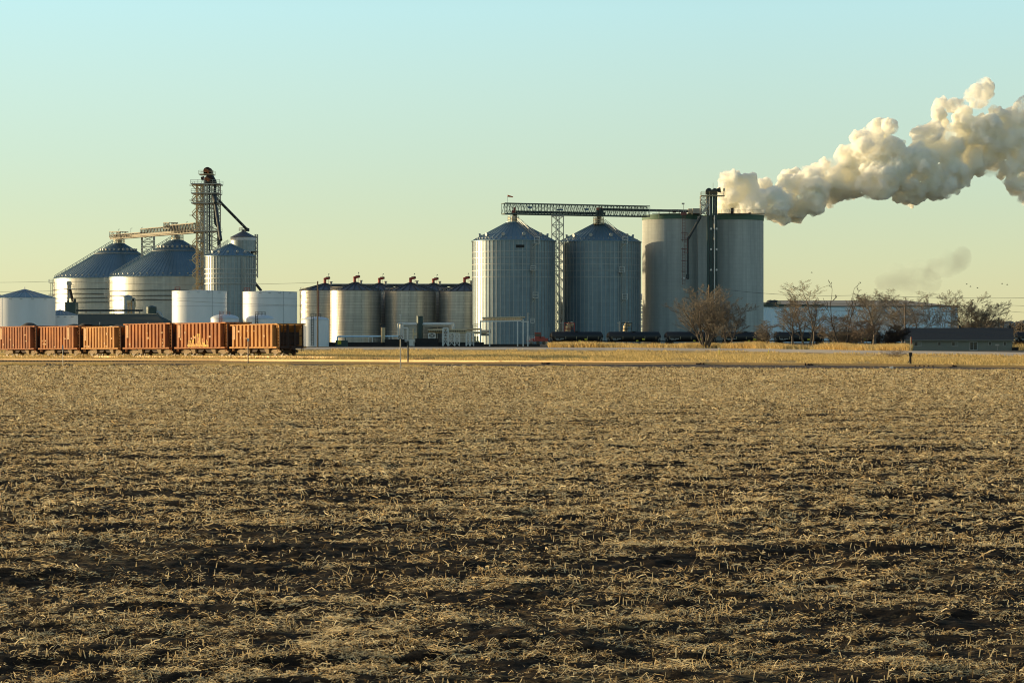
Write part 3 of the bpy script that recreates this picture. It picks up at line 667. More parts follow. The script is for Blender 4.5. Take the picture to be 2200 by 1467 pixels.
# ------------------------------------------------------------------ truss bridge over the tall bins
D = 716; s = D / FPX; t = thing("conveyor_bridge", "long dark truss bridge carrying grain conveyors over the two tall ribbed bins", "conveyor bridge", (WX(1240, D), D, 0))
def bx(px): return (px - 1240) * s
zb, zt = WZ(460, D), WZ(437, D)
b = B(); b.truss((bx(1081), 0, zb), (bx(1399), 0 + 17, zb), 3.2, zt - zb, 48, .26, .13, cross=True); b.build("truss", M['bridge'], t)
b = B(); z = WZ(455, D); b.beam((bx(1107), .8, z), (bx(1303), 11.3, z), 1.0, .75); b.build("lower_conveyor", M['steel_dark'], t)
b = B(); z = WZ(446, D); b.beam((bx(1290), 10.5, z), (bx(1510), 22, z), .9, .8); b.build("upper_conveyor", M['steel_dark'], t)
b = B()
for px_ in (1424, 1447, 1470, 1490): yy = 17 * (px_ - 1081) / 318; b.beam((bx(px_), yy, WZ(463, D)), (bx(px_), yy, z), .22)
b.build("conveyor_post", M['steel'], t)
b = B(); b.box(bx(1291), 11, WZ(445, D), 1.9, 1.2, .9); b.box(bx(1287), 11, WZ(448, D), .7, 1, 1.2); b.build("drive_head", M['orange'], t)
b = B(); b.box(bx(1105), 1.5, WZ(452, D), .7, 1.0, 2.0); b.box(bx(1101), 1.5, WZ(455, D), .5, .9, 1); b.build("tail_drive", M['red'], t)
b = B(); b.tube((bx(1106), 1.2, WZ(458, D)), (bx(1106), .7, WZ(480, D)), .75, n=12); b.build("drop_spout", M['steel_dark'], t)
b = B(); b.tube((bx(1291), 11, WZ(456, D)), (bx(1286), 11.5, WZ(481, D)), .8, .5, n=12); b.box(bx(1291), 11, WZ(453, D), 2.2, 1.6, 1.6); b.build("drop_spout", M['steel_dark'], t)
b = B(); b.box(bx(1138.5), -.2, WZ(446, D), 1.5, .2, .6); b.box(bx(1203), 5, WZ(449, D), 2.2, .3, .5); b.box(bx(1262), 8, WZ(447, D), 1.2, .3, .6); b.build("electrical_box", M['blue_box'], t)
t = thing("wind_sock", "orange wind sock on a thin mast above the left end of the truss bridge", "wind sock", (WX(1090.5, D), D, zt))
b = B(); b.beam((0, 0, 0), (0, 0, WZ(419, D) - zt), .09); b.build("mast", M['steel'], t)
b = B(); z = WZ(421, D) - zt; b.tube((.05, 0, z), (1.75, .3, z - .35), .33, .15, n=12); b.build("sock", M['orange'], t)
# collars with catwalk cages where bridge meets bins
for (px_, D_, y0_, y1_, rp, lab) in ((1103, 716, 481, 464, 12, "sunlit catwalk cage around the peak of the first tall ribbed bin"), (1286, 728, 483, 466, 11, "catwalk cage around the peak of the second tall ribbed bin by the silos"),
        (256, 885, 526, 514, 12, "catwalk cage on the peak of the leftmost wide cone roof"), (381, 830, 519, 504, 13, "catwalk cage on the peak of the wide cone roof beside the lattice tower")):
    s_ = D_ / FPX; t = thing("peak_platform", lab, "platform", (WX(px_, D_), D_, WZ(y0_, D_))); h = WZ(y1_, D_) - WZ(y0_, D_); r = rp * s_
    b = B(); b.cyl((0, 0), r * .45, 0, h * .9, 20); b.build("collar", M['galv_part'], t)
    b = B()
    for z in (h * .0, h * .55): b.lathe([(r, z + .1), (r, z + .2), (r * .5, z + .2), (r * .5, z + .1), (r, z + .1)], 16)
    b.ring_rail((0, 0), r, .2, 1.2, 14, .10); b.ring_rail((0, 0), r, h * .55, h * .4, 14, .10)
    b.build("catwalk", M['pipe_tan'], t)
# support tower between the tall bins
D = 722; s = D / FPX; t = thing("bridge_support_tower", "slim lattice tower standing between the two tall ribbed bins", "lattice tower", (WX(1198, D), D, 0))
b = B(); b.lattice(-12.5 * s, 12.5 * s, -1.9, 1.9, 0, WZ(464, D), 14, .22, .13); b.lattice(-3.5 * s, 3.5 * s, -1.9, 1.9, 0, WZ(464, D), 14, .18, .10); b.box(0, 0, WZ(464, D), 27 * s, 4.2, .3); b.build("lattice_frame", M['steel'], t)

# ------------------------------------------------------------------ left conveyor bridge and elevator tower
t = thing("sloping_conveyor_bridge", "weathered truss conveyor bridge sloping up from the leftmost wide bin", "conveyor bridge", (WX(330, 835), 835, 0))
def gD(px): return 885 - (px - 255) * (885 - 780) / (425 - 255)
def G(px, y): d = gD(px); return (WX(px, d) - WX(330, 835), d - 835, WZ(y, d))
def yb_(px): return 514 - (px - 243) * 14 / 180
sg_ = .178
b = B(); b.truss(G(243, yb_(243)), G(308, yb_(308)), 2.4, 9 * sg_, 18, .28, .16); b.truss(G(308, yb_(308)), G(362, yb_(362)), 2.4, 17 * .172, 16, .28, .16, cross=True); b.truss(G(362, yb_(362)), G(424, yb_(424)), 2.4, 20 * .165, 18, .32, .2, cross=True)
b.build("truss", M['bridge_tan'], t)
b = B(); b.beam(G(245, yb_(245) - 4), G(424, yb_(424) - 5), 1.2, .8); b.build("conveyor_casing", M['bridge_tan'], t)
for p0_, p1_, yy_, hh_ in ((243, 267, 510.5, 13), (360, 373, 491, 12)): b = B(); b.truss(G(p0_, yy_), G(p1_, yy_), 3, hh_ * sg_, 4, .25, .15, cross=True); b.build("drive_cage", M['bridge_tan'], t)
for lxp in (254, 281, 304, 400): b = B(); a_, c_ = G(lxp, yb_(lxp) - 8), G(lxp, yb_(lxp) - (24 if lxp == 400 else 20)); b.beam(a_, c_, .10); b.beam(c_, (c_[0] + .6, c_[1], c_[2] + .1), .12, .18); b.build("lamp_mast", M['steel'], t)
t = thing("bridge_support_tower", "short braced tower carrying the sloping bridge between the two wide cone roofs", "lattice tower", (WX(318, 858), 858, 0))
s = 858 / FPX; b = B(); b.lattice(-13 * s, 13 * s, -1.5, 1.5, WZ(610, 858), WZ(508, 858), 9, .26, .16); b.lattice(-13 * s, 13 * s, -1.5, 1.5, 0, WZ(610, 858), 5, .26, .16); b.build("lattice_frame", M['steel'], t)

D = 775; s = D / FPX; t = thing("elevator_tower", "tall lattice grain elevator tower with platforms and drum heads, highest structure", "elevator tower", (WX(448, D), D, 0))
def tx(px): return (px - 448) * s
b = B(); b.lattice(tx(434), tx(471), -3.2, 3.2, 0, WZ(396, D), 17, .30, .17); b.build("tower_frame", M['steel'], t)
b = B(); b.lattice(tx(424), tx(437), -3.0, 0, 0, WZ(400, D), 20, .26, .18); b.build("stair_tower_frame", M['pipe_tan'], t)
b = B()
for k in range(15):
    y0_ = 640 - k * 16; z0_, z1_ = WZ(y0_, D), WZ(y0_ - 16, D); a, c_ = (416, 431) if k % 2 else (431, 416)
    if 480 < y0_ < 520: continue
    for yy in (-4.2, -3.4): b.beam((tx(a), yy, z0_), (tx(c_), yy, z1_), .22, .3); b.beam((tx(a), yy, z0_ + 1.1), (tx(c_), yy, z1_ + 1.1), .10)
    b.box(tx(c_), -3.6, z1_, 1.8, 2, .14)
b.build("zigzag_stair", M['pipe_tan'], t)
for px0, px1, mm in ((441, 444.5, 'galv_part'), (446.5, 450, 'steel'), (451.5, 455, 'steel_dark'), (457, 459.5, 'steel')):
    b = B(); b.bb(tx(px0), tx(px1), -4.2, -3.4, 6, WZ(384, D)); b.build("leg_casing", M[mm], t)
for y, x0, x1 in ((397, 414, 476), (417, 415, 474), (438, 415, 474), (456, 430, 440), (498, 420, 474), (520, 428, 440)):
    b = B(); z = WZ(y, D); b.bb(tx(x0), tx(x1), -5, 4, z - .18, z + .18); b.railing((tx(x0), -5, z), (tx(x1), -5, z), 1.4, 2.2, .12); b.railing((tx(x0), 4, z), (tx(x1), 4, z), 1.4, 2.2, .1); b.build("platform", M['steel'], t)
b = B(); z = WZ(376, D); b.bb(tx(430), tx(461), -3.5, 2, z - .15, z + .15); b.railing((tx(430), -3.5, z), (tx(461), -3.5, z), 1.3, 1.5, .12); b.railing((tx(430), 2, z), (tx(461), 2, z), 1.3, 1.5, .1); b.build("head_platform", M['pipe_tan'], t)
b = B(); b.tube((tx(448), -3, WZ(369, D)), (tx(448), 1, WZ(369, D)), 8.5 * s, n=20); b.bb(tx(439.5), tx(456.5), -3, 1, WZ(377, D), WZ(369, D)); b.build("elevator_head", M['rust_dark'], t)
b = B(); b.tube((tx(452), -4.5, WZ(387, D)), (tx(452), -1, WZ(387, D)), 8.5 * s, n=20); b.bb(tx(444), tx(460), -4.5, -1, WZ(396, D), WZ(387, D)); b.tube((tx(435), -3, WZ(386, D)), (tx(442), -3, WZ(384, D)), .7, n=8); b.build("elevator_head", M['rust_dark'], t)
b = B(); b.tube((tx(441), -3.6, WZ(366, D)), (tx(452), -3.6, WZ(371, D)), .55, n=8); b.tube((tx(445), -5, WZ(384, D)), (tx(455), -5, WZ(390, D)), .55, n=8); b.build("drive_guard", M['rust3'], t)
b = B(); b.path([(tx(457), -3, WZ(378, D)), (tx(465), -3, WZ(392, D)), (tx(464), -3, WZ(412, D)), (tx(466), -3, WZ(430, D))], .55); b.build("head_spout", M['steel_dark'], t)
b = B(); b.path([(tx(463), -3.4, WZ(420, D)), (tx(465), -3.4, WZ(480, D)), (tx(472), -3.4, WZ(490, D)), (tx(472.5), -3.4, WZ(529, D))], .5); b.build("vertical_spout", M['steel_dark'], t)
t = thing("grain_spout", "dark spout running steeply down from the lattice tower to the slim ribbed bin", "spout", (WX(493, D), D - 20, 0))
b = B(); b.tube((-31 * s, 17, WZ(419, D)), (0, -3, WZ(522, D)), .55); b.tube((-31 * s, 17, WZ(419, D)), (-22 * s, 10, WZ(440, D)), .9, .6); b.build("spout_pipe", M['steel_dark'], t)
t = thing("grain_spout", "dark spout slanting down from the lattice tower to the small round-topped tank", "spout", (WX(520, D), D + 15, 0))
b = B(); b.tube((-57 * s, -15, WZ(424, D)), (0, 0, WZ(489, D)), .5); b.tube((0, 0, WZ(486, D)), (0, 0, WZ(493, D)), .8); b.build("spout_pipe", M['steel_dark'], t)
b = B()
for k in (.3, .6, .8): x = -57 * s * (1 - k); z = WZ(424, D) + (WZ(489, D) - WZ(424, D)) * k; b.beam((x - .6, -15 * (1 - k), z + 1.2), (x + .8, -15 * (1 - k), z - 1), .12)
b.build("cable_stay", M['steel'], t)
# elevated receiving tank
D = 805; s = D / FPX; t = thing("elevated_tank", "small grey tank with dark cone roof raised behind the slim ribbed bin", "storage tank", (WX(523, D), D, 0))
b = B(); b.lathe([(4.6, WZ(540, D)), (4.6, WZ(517, D))], 64); b.build("tank_wall", M['galv_mid'], t, True)
b = B(); b.lathe([(4.66, WZ(517, D)), (4.66, WZ(510, D))], 64); b.build("white_band", M['whiteroof'], t, True)
b = B(); b.lathe([(4.8, WZ(510.5, D)), (4.8, WZ(510, D)), (.6, WZ(497, D)), (.6, WZ(494, D)), (.01, WZ(494, D))], 64); b.build("roof", M['roof_dark'], t)
b = B(); b.lathe([(4.6, WZ(540, D)), (1, WZ(556, D))], 32); b.build("hopper", M['steel_dark'], t)
b = B(); b.lathe([(4.6, WZ(541, D)), (5.4, WZ(541, D)), (5.4, WZ(540, D)), (4.6, WZ(540, D))], 32); b.ring_rail((0, 0), 1.6, WZ(497, D), 1.2, 10, .1); b.lattice(tx(548) - tx(523), tx(553.5) - tx(523), -1, 1, WZ(597, D), WZ(504, D), 8, .16, .12); b.build("catwalk", M['steel'], t)
b = B()
for x, y in ((-3.5, -3.5), (3.8, -3.2), (3.8, 3.5), (-3.5, 3.5)): b.beam((x, y, 0), (x, y, WZ(541, D)), .5)
b.build("leg_frame", M['steel_dark'], t)
b = B(); b.tube((tx(547) - tx(523), -1, WZ(606, D)), (tx(562) - tx(523), -1, WZ(625, D)), .5); b.build("lower_spout", M['steel_dark'], t)

# ------------------------------------------------------------------ low buildings left
D = 640; s = D / FPX
t = thing("green_shed", "long low shed with dark green roof behind the hopper cars", "shed", (WX(250, D), D, 0))
x0, x1 = (167 - 250) * s, (372 - 250) * s; xr = (336 - 250) * s
b = B(); b.add([(x0, -14, WZ(700, D)), (x1, -14, WZ(697, D)), (xr, 0, WZ(675, D)), (x0, 0, WZ(675, D)), (x1, 14, WZ(699, D)), (x0, 14, WZ(700, D))], [(0, 1, 2, 3), (3, 2, 4, 5), (1, 4, 2), (0, 3, 5)])
b.build("roof", M['green_roof'], t)
b = B(); b.bb(x0 + .1, x1 - .3, -13.8, 13.8, 0, WZ(701, D)); b.build("shed_wall", M['siding'], t)
b = B(); b.beam((x0, 0, WZ(674.5, D)), (xr, 0, WZ(674.5, D)), .4, .25); b.build("ridge_trim", M['tan_trim'], t)
b = B(); 
for px_ in (232, 334): b.tube(((px_ - 250) * s, -13, WZ(701, D - 13)), ((px_ - 250) * s, -13, WZ(692, D - 13)), .18, n=8)
b.build("roof_pipe", M['galv_part'], t)
D = 668; s = D / FPX
t = thing("dust_cyclone", "dark round hopper tank on the end of the green shed ridge with bent duct", "dust collector", (WX(325.5, D), D, 0))
b = B(); b.lathe([(11 * s, 0), (11 * s, WZ(659.5, D)), (3 * s, WZ(656.5, D)), (.01, WZ(656.5, D))], 48); b.build("tank_body", M['green_dark'], t, False)
b = B(); b.path([(11 * s, 0, WZ(672, D)), (15 * s, 0, WZ(671, D)), (20 * s, 0, WZ(677, D)), (24 * s, 0, WZ(690, D))], .55, 12); b.build("duct", M['galv_part'], t)
t = thing("round_hopper_tank", "dark steel tank with low dome in front of the wide bin beside the lattice tower", "tank", (WX(274, 690), 690, 0))
s = 690 / FPX; b = B(); b.lathe([(11 * s, 0), (11 * s, WZ(638, 690)), (4 * s, WZ(634, 690)), (.01, WZ(633.5, 690))], 48); b.build("tank_body", M['galv_mid'], t)
t = thing("bucket_elevator", "short lit bucket elevator with cage beside the dark domed tank", "bucket elevator", (WX(286, 680), 680, 0))
s = 680 / FPX; b = B(); b.bb(-1.5 * s, 3 * s, -.5, .5, 0, WZ(642, 680)); b.tube((.7 * s, -.5, WZ(643, 680)), (.7 * s, .5, WZ(643, 680)), 4 * s, n=14); b.build("leg_casing", M['steel'], t)
b = B(); b.lattice(-11 * s, -4 * s, -1, 1, 8, WZ(646, 680), 3, .22, .15); b.box(-8 * s, -.3, WZ(648, 680), 9 * s, 2, .9); b.path([(3 * s, 0, WZ(645, 680)), (4.5 * s, 0, WZ(655, 680)), (1 * s, 0, WZ(667, 680))], .3); b.build("platform_cage", M['pipe_tan'], t)
t = thing("bucket_elevator", "tall bucket elevator with rounded rusty head in front of the leftmost wide bin", "bucket elevator", (WX(149, 690), 690, 0))
s = 690 / FPX; b = B(); b.bb(-4 * s, -1 * s, -.5, .5, 0, WZ(612, 690)); b.bb(0, 3 * s, -.5, .5, WZ(640, 690), WZ(612, 690)); b.tube((-.5 * s, -.7, WZ(609, 690)), (-.5 * s, .7, WZ(609, 690)), 5 * s, n=16); b.build("leg_casing", M['steel'], t)
b = B(); b.bb(-11 * s, 12 * s, -1.4, 1.4, WZ(621, 690) - .1, WZ(621, 690) + .1); b.railing((4 * s, -1.4, WZ(621, 690)), (12 * s, -1.4, WZ(621, 690)), 1.2, 1, .1); b.build("platform", M['steel'], t)
b = B(); b.tube((2 * s, -.3, WZ(621, 690)), (8 * s, -.3, WZ(648, 690)), .4); b.build("spout_pipe", M['rust_dark'], t)
t = thing("surge_hopper_house", "dark green box hopper at the foot of the rusty-headed bucket elevator", "hopper building", (WX(154, 680), 680, 0))
s = 680 / FPX; b = B(); b.bb(-11 * s, 11 * s, -2.5, 2.5, 0, WZ(650, 680)); b.build("hopper_wall", M['green_dark'], t)
b = B(); b.tube((6 * s, 0, WZ(650, 680)), (6 * s, 0, WZ(642, 680)), .5, n=10); b.tube((-8 * s, 0, WZ(650, 680)), (-8 * s, 0, WZ(646, 680)), .4, n=10); b.build("roof_stack", M['steel_dark'], t)
t = thing("covered_conveyor", "dark covered conveyor with handrails running above the green shed ridge", "conveyor", (WX(235, 672), 672, 0))
s = 672 / FPX; b = B(); b.bb(-70 * s, 72 * s, -1, 1, WZ(669, 672), WZ(665, 672)); b.build("conveyor_casing", M['steel_dark'], t)
b = B(); b.railing((-70 * s, -1, WZ(665, 672)), (72 * s, -1, WZ(665, 672)), .9, 2.2, .07)
for px_ in (-50, -20, 10, 40, 65): b.beam((px_ * s, 0, 0), (px_ * s, 0, WZ(669, 672)), .25)
b.build("support_rail", M['steel'], t)
# ------------------------------------------------------------------ process pipe racks in front of the stainless tanks
D = 560; s = D / FPX
def rack(name, label, px, cat="pipe rack"): return thing(name, label, cat, (WX(px, D), D, 0))
t = rack("pipe_rack", "white overhead pipe rack with a row of upright pipes, around the dark green stack", 915)
def q(px): return (px - 915) * s
def h(y): return WZ(y, D)
b = B(); b.path([(q(856), 0, h(736)), (q(856), 0, h(694.5)), (q(975), 0, h(694.5)), (q(975), 0, h(712))], .22); b.path([(q(862), .5, h(738)), (q(862), .5, h(695))], .5, 10); b.path([(q(866), -.3, h(738)), (q(866), -.3, h(697)), (q(972), -.3, h(697)), (q(972), -.3, h(709))], .18); b.path([(q(853), -.4, h(732)), (q(876), -.4, h(732)), (q(876), -.4, h(705)), (q(867), -.4, h(705))], .24); b.build("white_pipe", M['pipe_white'], t)
b = B(); b.bb(q(864), q(965), 0, 1.5, h(702), h(699.5)); 
for px_ in (870, 905, 940, 963, 972): b.beam((q(px_), .6, 0), (q(px_), .6, h(694)), .22)
b.build("rack_beam", M['steel'], t)
b = B(); b.beam((q(861), 0, h(700)), (q(861), 0, h(677)), .12); b.box(q(860), 0, h(677), .6, .3, .25); b.build("lamp_mast", M['pipe_white'], t)
t = rack("vent_stack", "plain dark green round stack standing upright among white pipes", 902, "stack")
b = B(); b.lathe([(7 * s, 0), (7 * s, h(680.5)), (7.4 * s, h(680.5)), (7.4 * s, h(679)), (.01, h(679))], 32); b.beam((-.4, 0, h(679)), (-.4, 0, h(677.5)), .1); b.beam((.3, 0, h(679)), (.3, 0, h(677.5)), .1); b.build("stack_shell", M['green_dark'], t, False)
t = rack("steel_column_tank", "slim upright column tank, lit on one side, with dark cap between stainless tanks", 823, "column tank")
b = B(); b.lathe([(4.7 * s, 0), (4.7 * s, h(704))], 24); b.build("tank_shell", M['pipe_tan'], t, True)
b = B(); b.lathe([(5 * s, h(704)), (5 * s, h(702)), (2 * s, h(700.5)), (.01, h(700))], 24); b.ring_rail((0, 0), 5 * s, h(702), .7, 8, .06); b.build("cap", M['steel_dark'], t)
t = rack("insulated_pipe_rack", "tan insulated pipe bundle on white X-braced legs in front of the ribbed bin", 985)
def q(px): return (px - 985) * s
b = B()
for i, y in enumerate((709.5, 711.5, 713.5)): b.tube((q(919 + i), i * .5 - .5, h(y)), (q(1003), i * .5 - .5, h(y)), .30, n=10)
b.tube((q(930), .6, h(707.5)), (q(1035), .6, h(707)), .25); b.tube((q(965), -.6, h(714.5)), (q(1045), -.6, h(714.5)), .28); b.build("insulated_pipe", M['pipe_tan'], t)
b = B()
for k in range(17): x = q(921 + k * 4.8); b.beam((x, -.9, h(713)), (x, -.9, h(709.5)), .12)
b.build("pipe_clamps", M['steel_dark'], t)
def xbrace(b, x0, x1, yt, yb, w, y=-1.0, n=2):
    for x in (x0, x1): b.beam((x, y, h(yb)), (x, y, h(yt)), w)
    for k in range(n):
        a, c = h(yb) + (h(yt) - h(yb)) * k / n, h(yb) + (h(yt) - h(yb)) * (k + 1) / n
        b.beam((x0, y, a), (x1, y, c), w * .5); b.beam((x1, y, a), (x0, y, c), w * .5); b.beam((x0, y, c), (x1, y, c), w * .8)
for x0_, x1_, yt, yb_, w in ((921, 935, 716, 735, .22), (952, 963, 705, 743, .42), (964, 977, 716, 743, .28), (977, 987, 716, 743, .22), (1002, 1010, 716, 743, .36), (1010, 1018, 716, 743, .2)):
    b = B(); xbrace(b, q(x0_), q(x1_), yt, yb_, w); xbrace(b, q(x0_), q(x1_), yt, yb_, w * .8, 1.0); b.build("braced_leg", M['pipe_white'], t)
b = B(); b.railing((q(1016), -.5, h(706)), (q(1033), -.5, h(703)), 1.0, .8, .1); b.box(q(1028), 0, h(716), 14 * s, 1.5, .3); b.build("gangway", M['steel_dark'], t)
b = B()
for px_ in (1003, 1012, 1020, 1026): b.tube((q(px_), 0, h(742)), (q(px_), 0, h(722)), .25, n=8); b.tube((q(px_) - .4, 0, h(735)), (q(px_) + .5, 0, h(735)), .3, n=8)
b.build("valve", M['pipe_tan'], t)
t = rack("pipe_gantry", "tall white pipe gantry with comb-like vent pipes in front of the first ribbed bin", 1082)
def q(px): return (px - 1082) * s
b = B()
for px_, yt in ((1033, 690), (1052, 691), (1112, 690), (1124, 686), (1134, 690)):
    b.beam((q(px_), -.8, 0), (q(px_), -.8, h(yt)), .3); b.beam((q(px_), .9, 0), (q(px_), .9, h(yt)), .22)
b.beam((q(1032), -.8, h(690.5)), (q(1120), -.8, h(689)), .35); b.beam((q(1032), .9, h(690.5)), (q(1120), .9, h(689)), .3); b.beam((q(1120), -.8, h(691)), (q(1136), -.8, h(691)), .25); b.build("gantry_frame", M['pipe_white'], t)
b = B()
for k in range(22): x = q(1037 + k * 3.8); b.tube((x, -.4, h(688)), (x, -.4, h(682)), .13, n=6)
b.tube((q(1036), -.4, h(683)), (q(1128), -.4, h(681.5)), .2); b.tube((q(1036), .4, h(686.5)), (q(1122), .4, h(686)), .2); b.build("vent_comb", M['pipe_tan'], t)
b = B(); b.tube((q(1033), 0, h(719)), (q(1052), 0, h(719)), .3); b.tube((q(1033), .6, h(712)), (q(1055), .6, h(712)), .4); b.build("bracket_pipe", M['steel'], t); b = B(); b.beam((q(1134), -.5, h(690)), (q(1134), -.5, h(672)), .3); b.beam((q(1134), -.5, h(673)), (q(1139), -.5, h(674)), .15); b.beam((q(1118), -.5, h(686)), (q(1118), -.5, h(677)), .15); b.build("lamp_mast", M['steel'], t)
b = B(); b.bb(q(1140), q(1147), -1, 1, h(694), h(693)); b.railing((q(1140), -1, h(693)), (q(1148), -1, h(693)), 1.0, .8, .1); b.build("platform", M['pipe_white'], t)
t = rack("low_pipe_line", "long pale blue pipe line on short posts along the foot of the stainless tanks", 795, "pipeline")
def q(px): return (px - 795) * s
b = B(); b.path([(q(725), 0, h(742)), (q(725), 0, h(723)), (q(862), 0, h(722))], .20); b.build("long_pipe", M['bluewhite'], t)
b = B()
for px_ in (743, 792, 800, 836, 844): b.beam((q(px_), 0, 0), (q(px_), 0, h(724)), .22)
b.beam((q(792), 0, h(724.5)), (q(800), 0, h(724.5)), .2); b.build("pipe_post", M['pipe_white'], t)
t = rack("containment_wall", "low black containment wall along the foot of the stainless tanks", 860, "low wall")
def q(px): return (px - 860) * s
b = B(); b.bb(q(700), q(1040), -1, -.6, 0, 1.15); b.bb(q(828), q(870), -2.2, -1.8, 0, 1.9); b.bb(q(893), q(942), -2.2, -1.8, 0, 2.1); b.bb(q(1040), q(1160), 1.5, 2, 0, .7); b.build("wall_panel", M['black_matt'], t)
b = B(); b.railing((q(745), -1, 1.15), (q(827), -1, 1.15), .9, 2, .05); b.build("guard_rail", M['steel'], t)
t = rack("control_cabinet", "small pale control cabinet with a valve post left of the dark green stack", 886, "cabinet")
b = B(); b.box(0, -2.6, 1.0, 1.3, .6, 1.5); b.box(0, -2.6, 1.85, 1.45, .75, .12); b.build("cabinet_body", M['pipe_white'], t); b = B(); b.box(.5, -2.95, 1.0, .35, .06, .9); b.build("door", M['steel'], t)
b = B(); b.tube((.3, -2, 0), (.3, -2, 4.6), .14, n=8); b.box(.7, -2, 3.2, 1.0, .5, .7); b.build("valve_post", M['pipe_tan'], t)
t = thing("power_generator", "small dark green generator with a yellow panel beside the low blue pipe", "generator", (WX(734, 552), 552, 0))
b = B(); b.box(0, 0, .9, 3.0, 1.4, 1.5); b.tube((.9, 0, 1.6), (.9, 0, 2.3), .12, n=8); b.build("housing", M['green_dark'], t); b = B(); b.box(-.5, -.74, 1.1, .9, .06, .9); b.build("side_panel", M['yellow'], t); b = B(); b.box(0, 0, .08, 3.3, 1.6, .16); b.build("skid", M['steel'], t)
D = 600; s = D / FPX
for k, (px_, lab) in enumerate(((1222, "red railed loading platform with white fan hood behind the tank cars"), (1345, "pale elbow duct and lamp cross behind the middle tank car"))):
    t = thing("loading_platform", lab, "platform", (WX(px_, 690), 690, 0)); s = 690 / FPX
    b = B(); b.bb(-10 * s, 12 * s, -1.5, 1.5, WZ(705, 690) - .2, WZ(705, 690))
    for x in (-10, 0, 12): b.beam((x * s, -1.4, 0), (x * s, -1.4, WZ(693, 690)), .22)
    b.beam((-10 * s, -1.4, WZ(694, 690)), (12 * s, -1.4, WZ(694, 690)), .25); b.build("platform_frame", M['red'] if k == 0 else M['steel_dark'], t)
    b = B(); b.path([(-2 * s, 0, WZ(712, 690)), (-1 * s, 0, WZ(700, 690)), (3 * s, 0, WZ(695, 690)), (10 * s, 0, WZ(698, 690))], .8 if k == 0 else .7, 10); b.build("elbow_duct", M['pipe_tan'], t)
    b = B(); b.beam((-14 * s, -.5, 0), (-14 * s, -.5, WZ(690, 690)), .3); b.beam((-19 * s, -.5, WZ(694, 690)), (-9 * s, -.5, WZ(695, 690)), .2); b.build("lamp_cross", M['steel'], t)

# ------------------------------------------------------------------ railway: tracks
def track(name, label, pts, dense=True, ties=True):
    """pts: (X, Y, z of rail top)"""
    t = thing(name, label, "railway track"); P = [Vector(p) for p in pts]
    for sg in (-1, 1):
        b = B()
        for a, c in zip(P[:-1], P[1:]):
            d = (c - a).normalized(); n = Vector((-d.y, d.x, 0)).normalized() * (.7525 * sg)
            a2, c2 = a + n, c + n
            b.beam(a2 - Vector((0, 0, .02)), c2 - Vector((0, 0, .02)), .075, .045); b.beam(a2 - Vector((0, 0, .10)), c2 - Vector((0, 0, .10)), .03, .12); b.beam(a2 - Vector((0, 0, .165)), c2 - Vector((0, 0, .165)), .15, .02)
        b.build("rail", M['rail'], t)
    b = B(); acc = 0
    for a, c in zip(P[:-1], P[1:]):
        L = (c - a).length; d = (c - a).normalized(); rz = math.atan2(d.y, d.x)
        while acc < L:
            o = a + d * acc; b.box(o.x, o.y, o.z - .27, .23, 2.6, .18, rz + random.uniform(-.02, .02)); acc += .54
        acc -= L
    o = b.build("sleepers", M['tie'], t); o["kind"] = "stuff"
    return t
def line_pts(fD, fz, p0, p1, n):
    out = []
    for k in range(n + 1):
        p = p0 + (p1 - p0) * k / n; d = float(fD(p)); out.append(((p - 1100) / FPX * d, d, float(fz(p))))
    return out
track("main_railway_track", "main railway track along the edge of the field, raised on dark ballast", line_pts(D_A, z_A, -500, 2700, 60))
track("passing_railway_track", "second railway track just behind the main one, joining it near the switch stand", line_pts(lambda p: D_B(p), z_B, -500, 1780, 44))

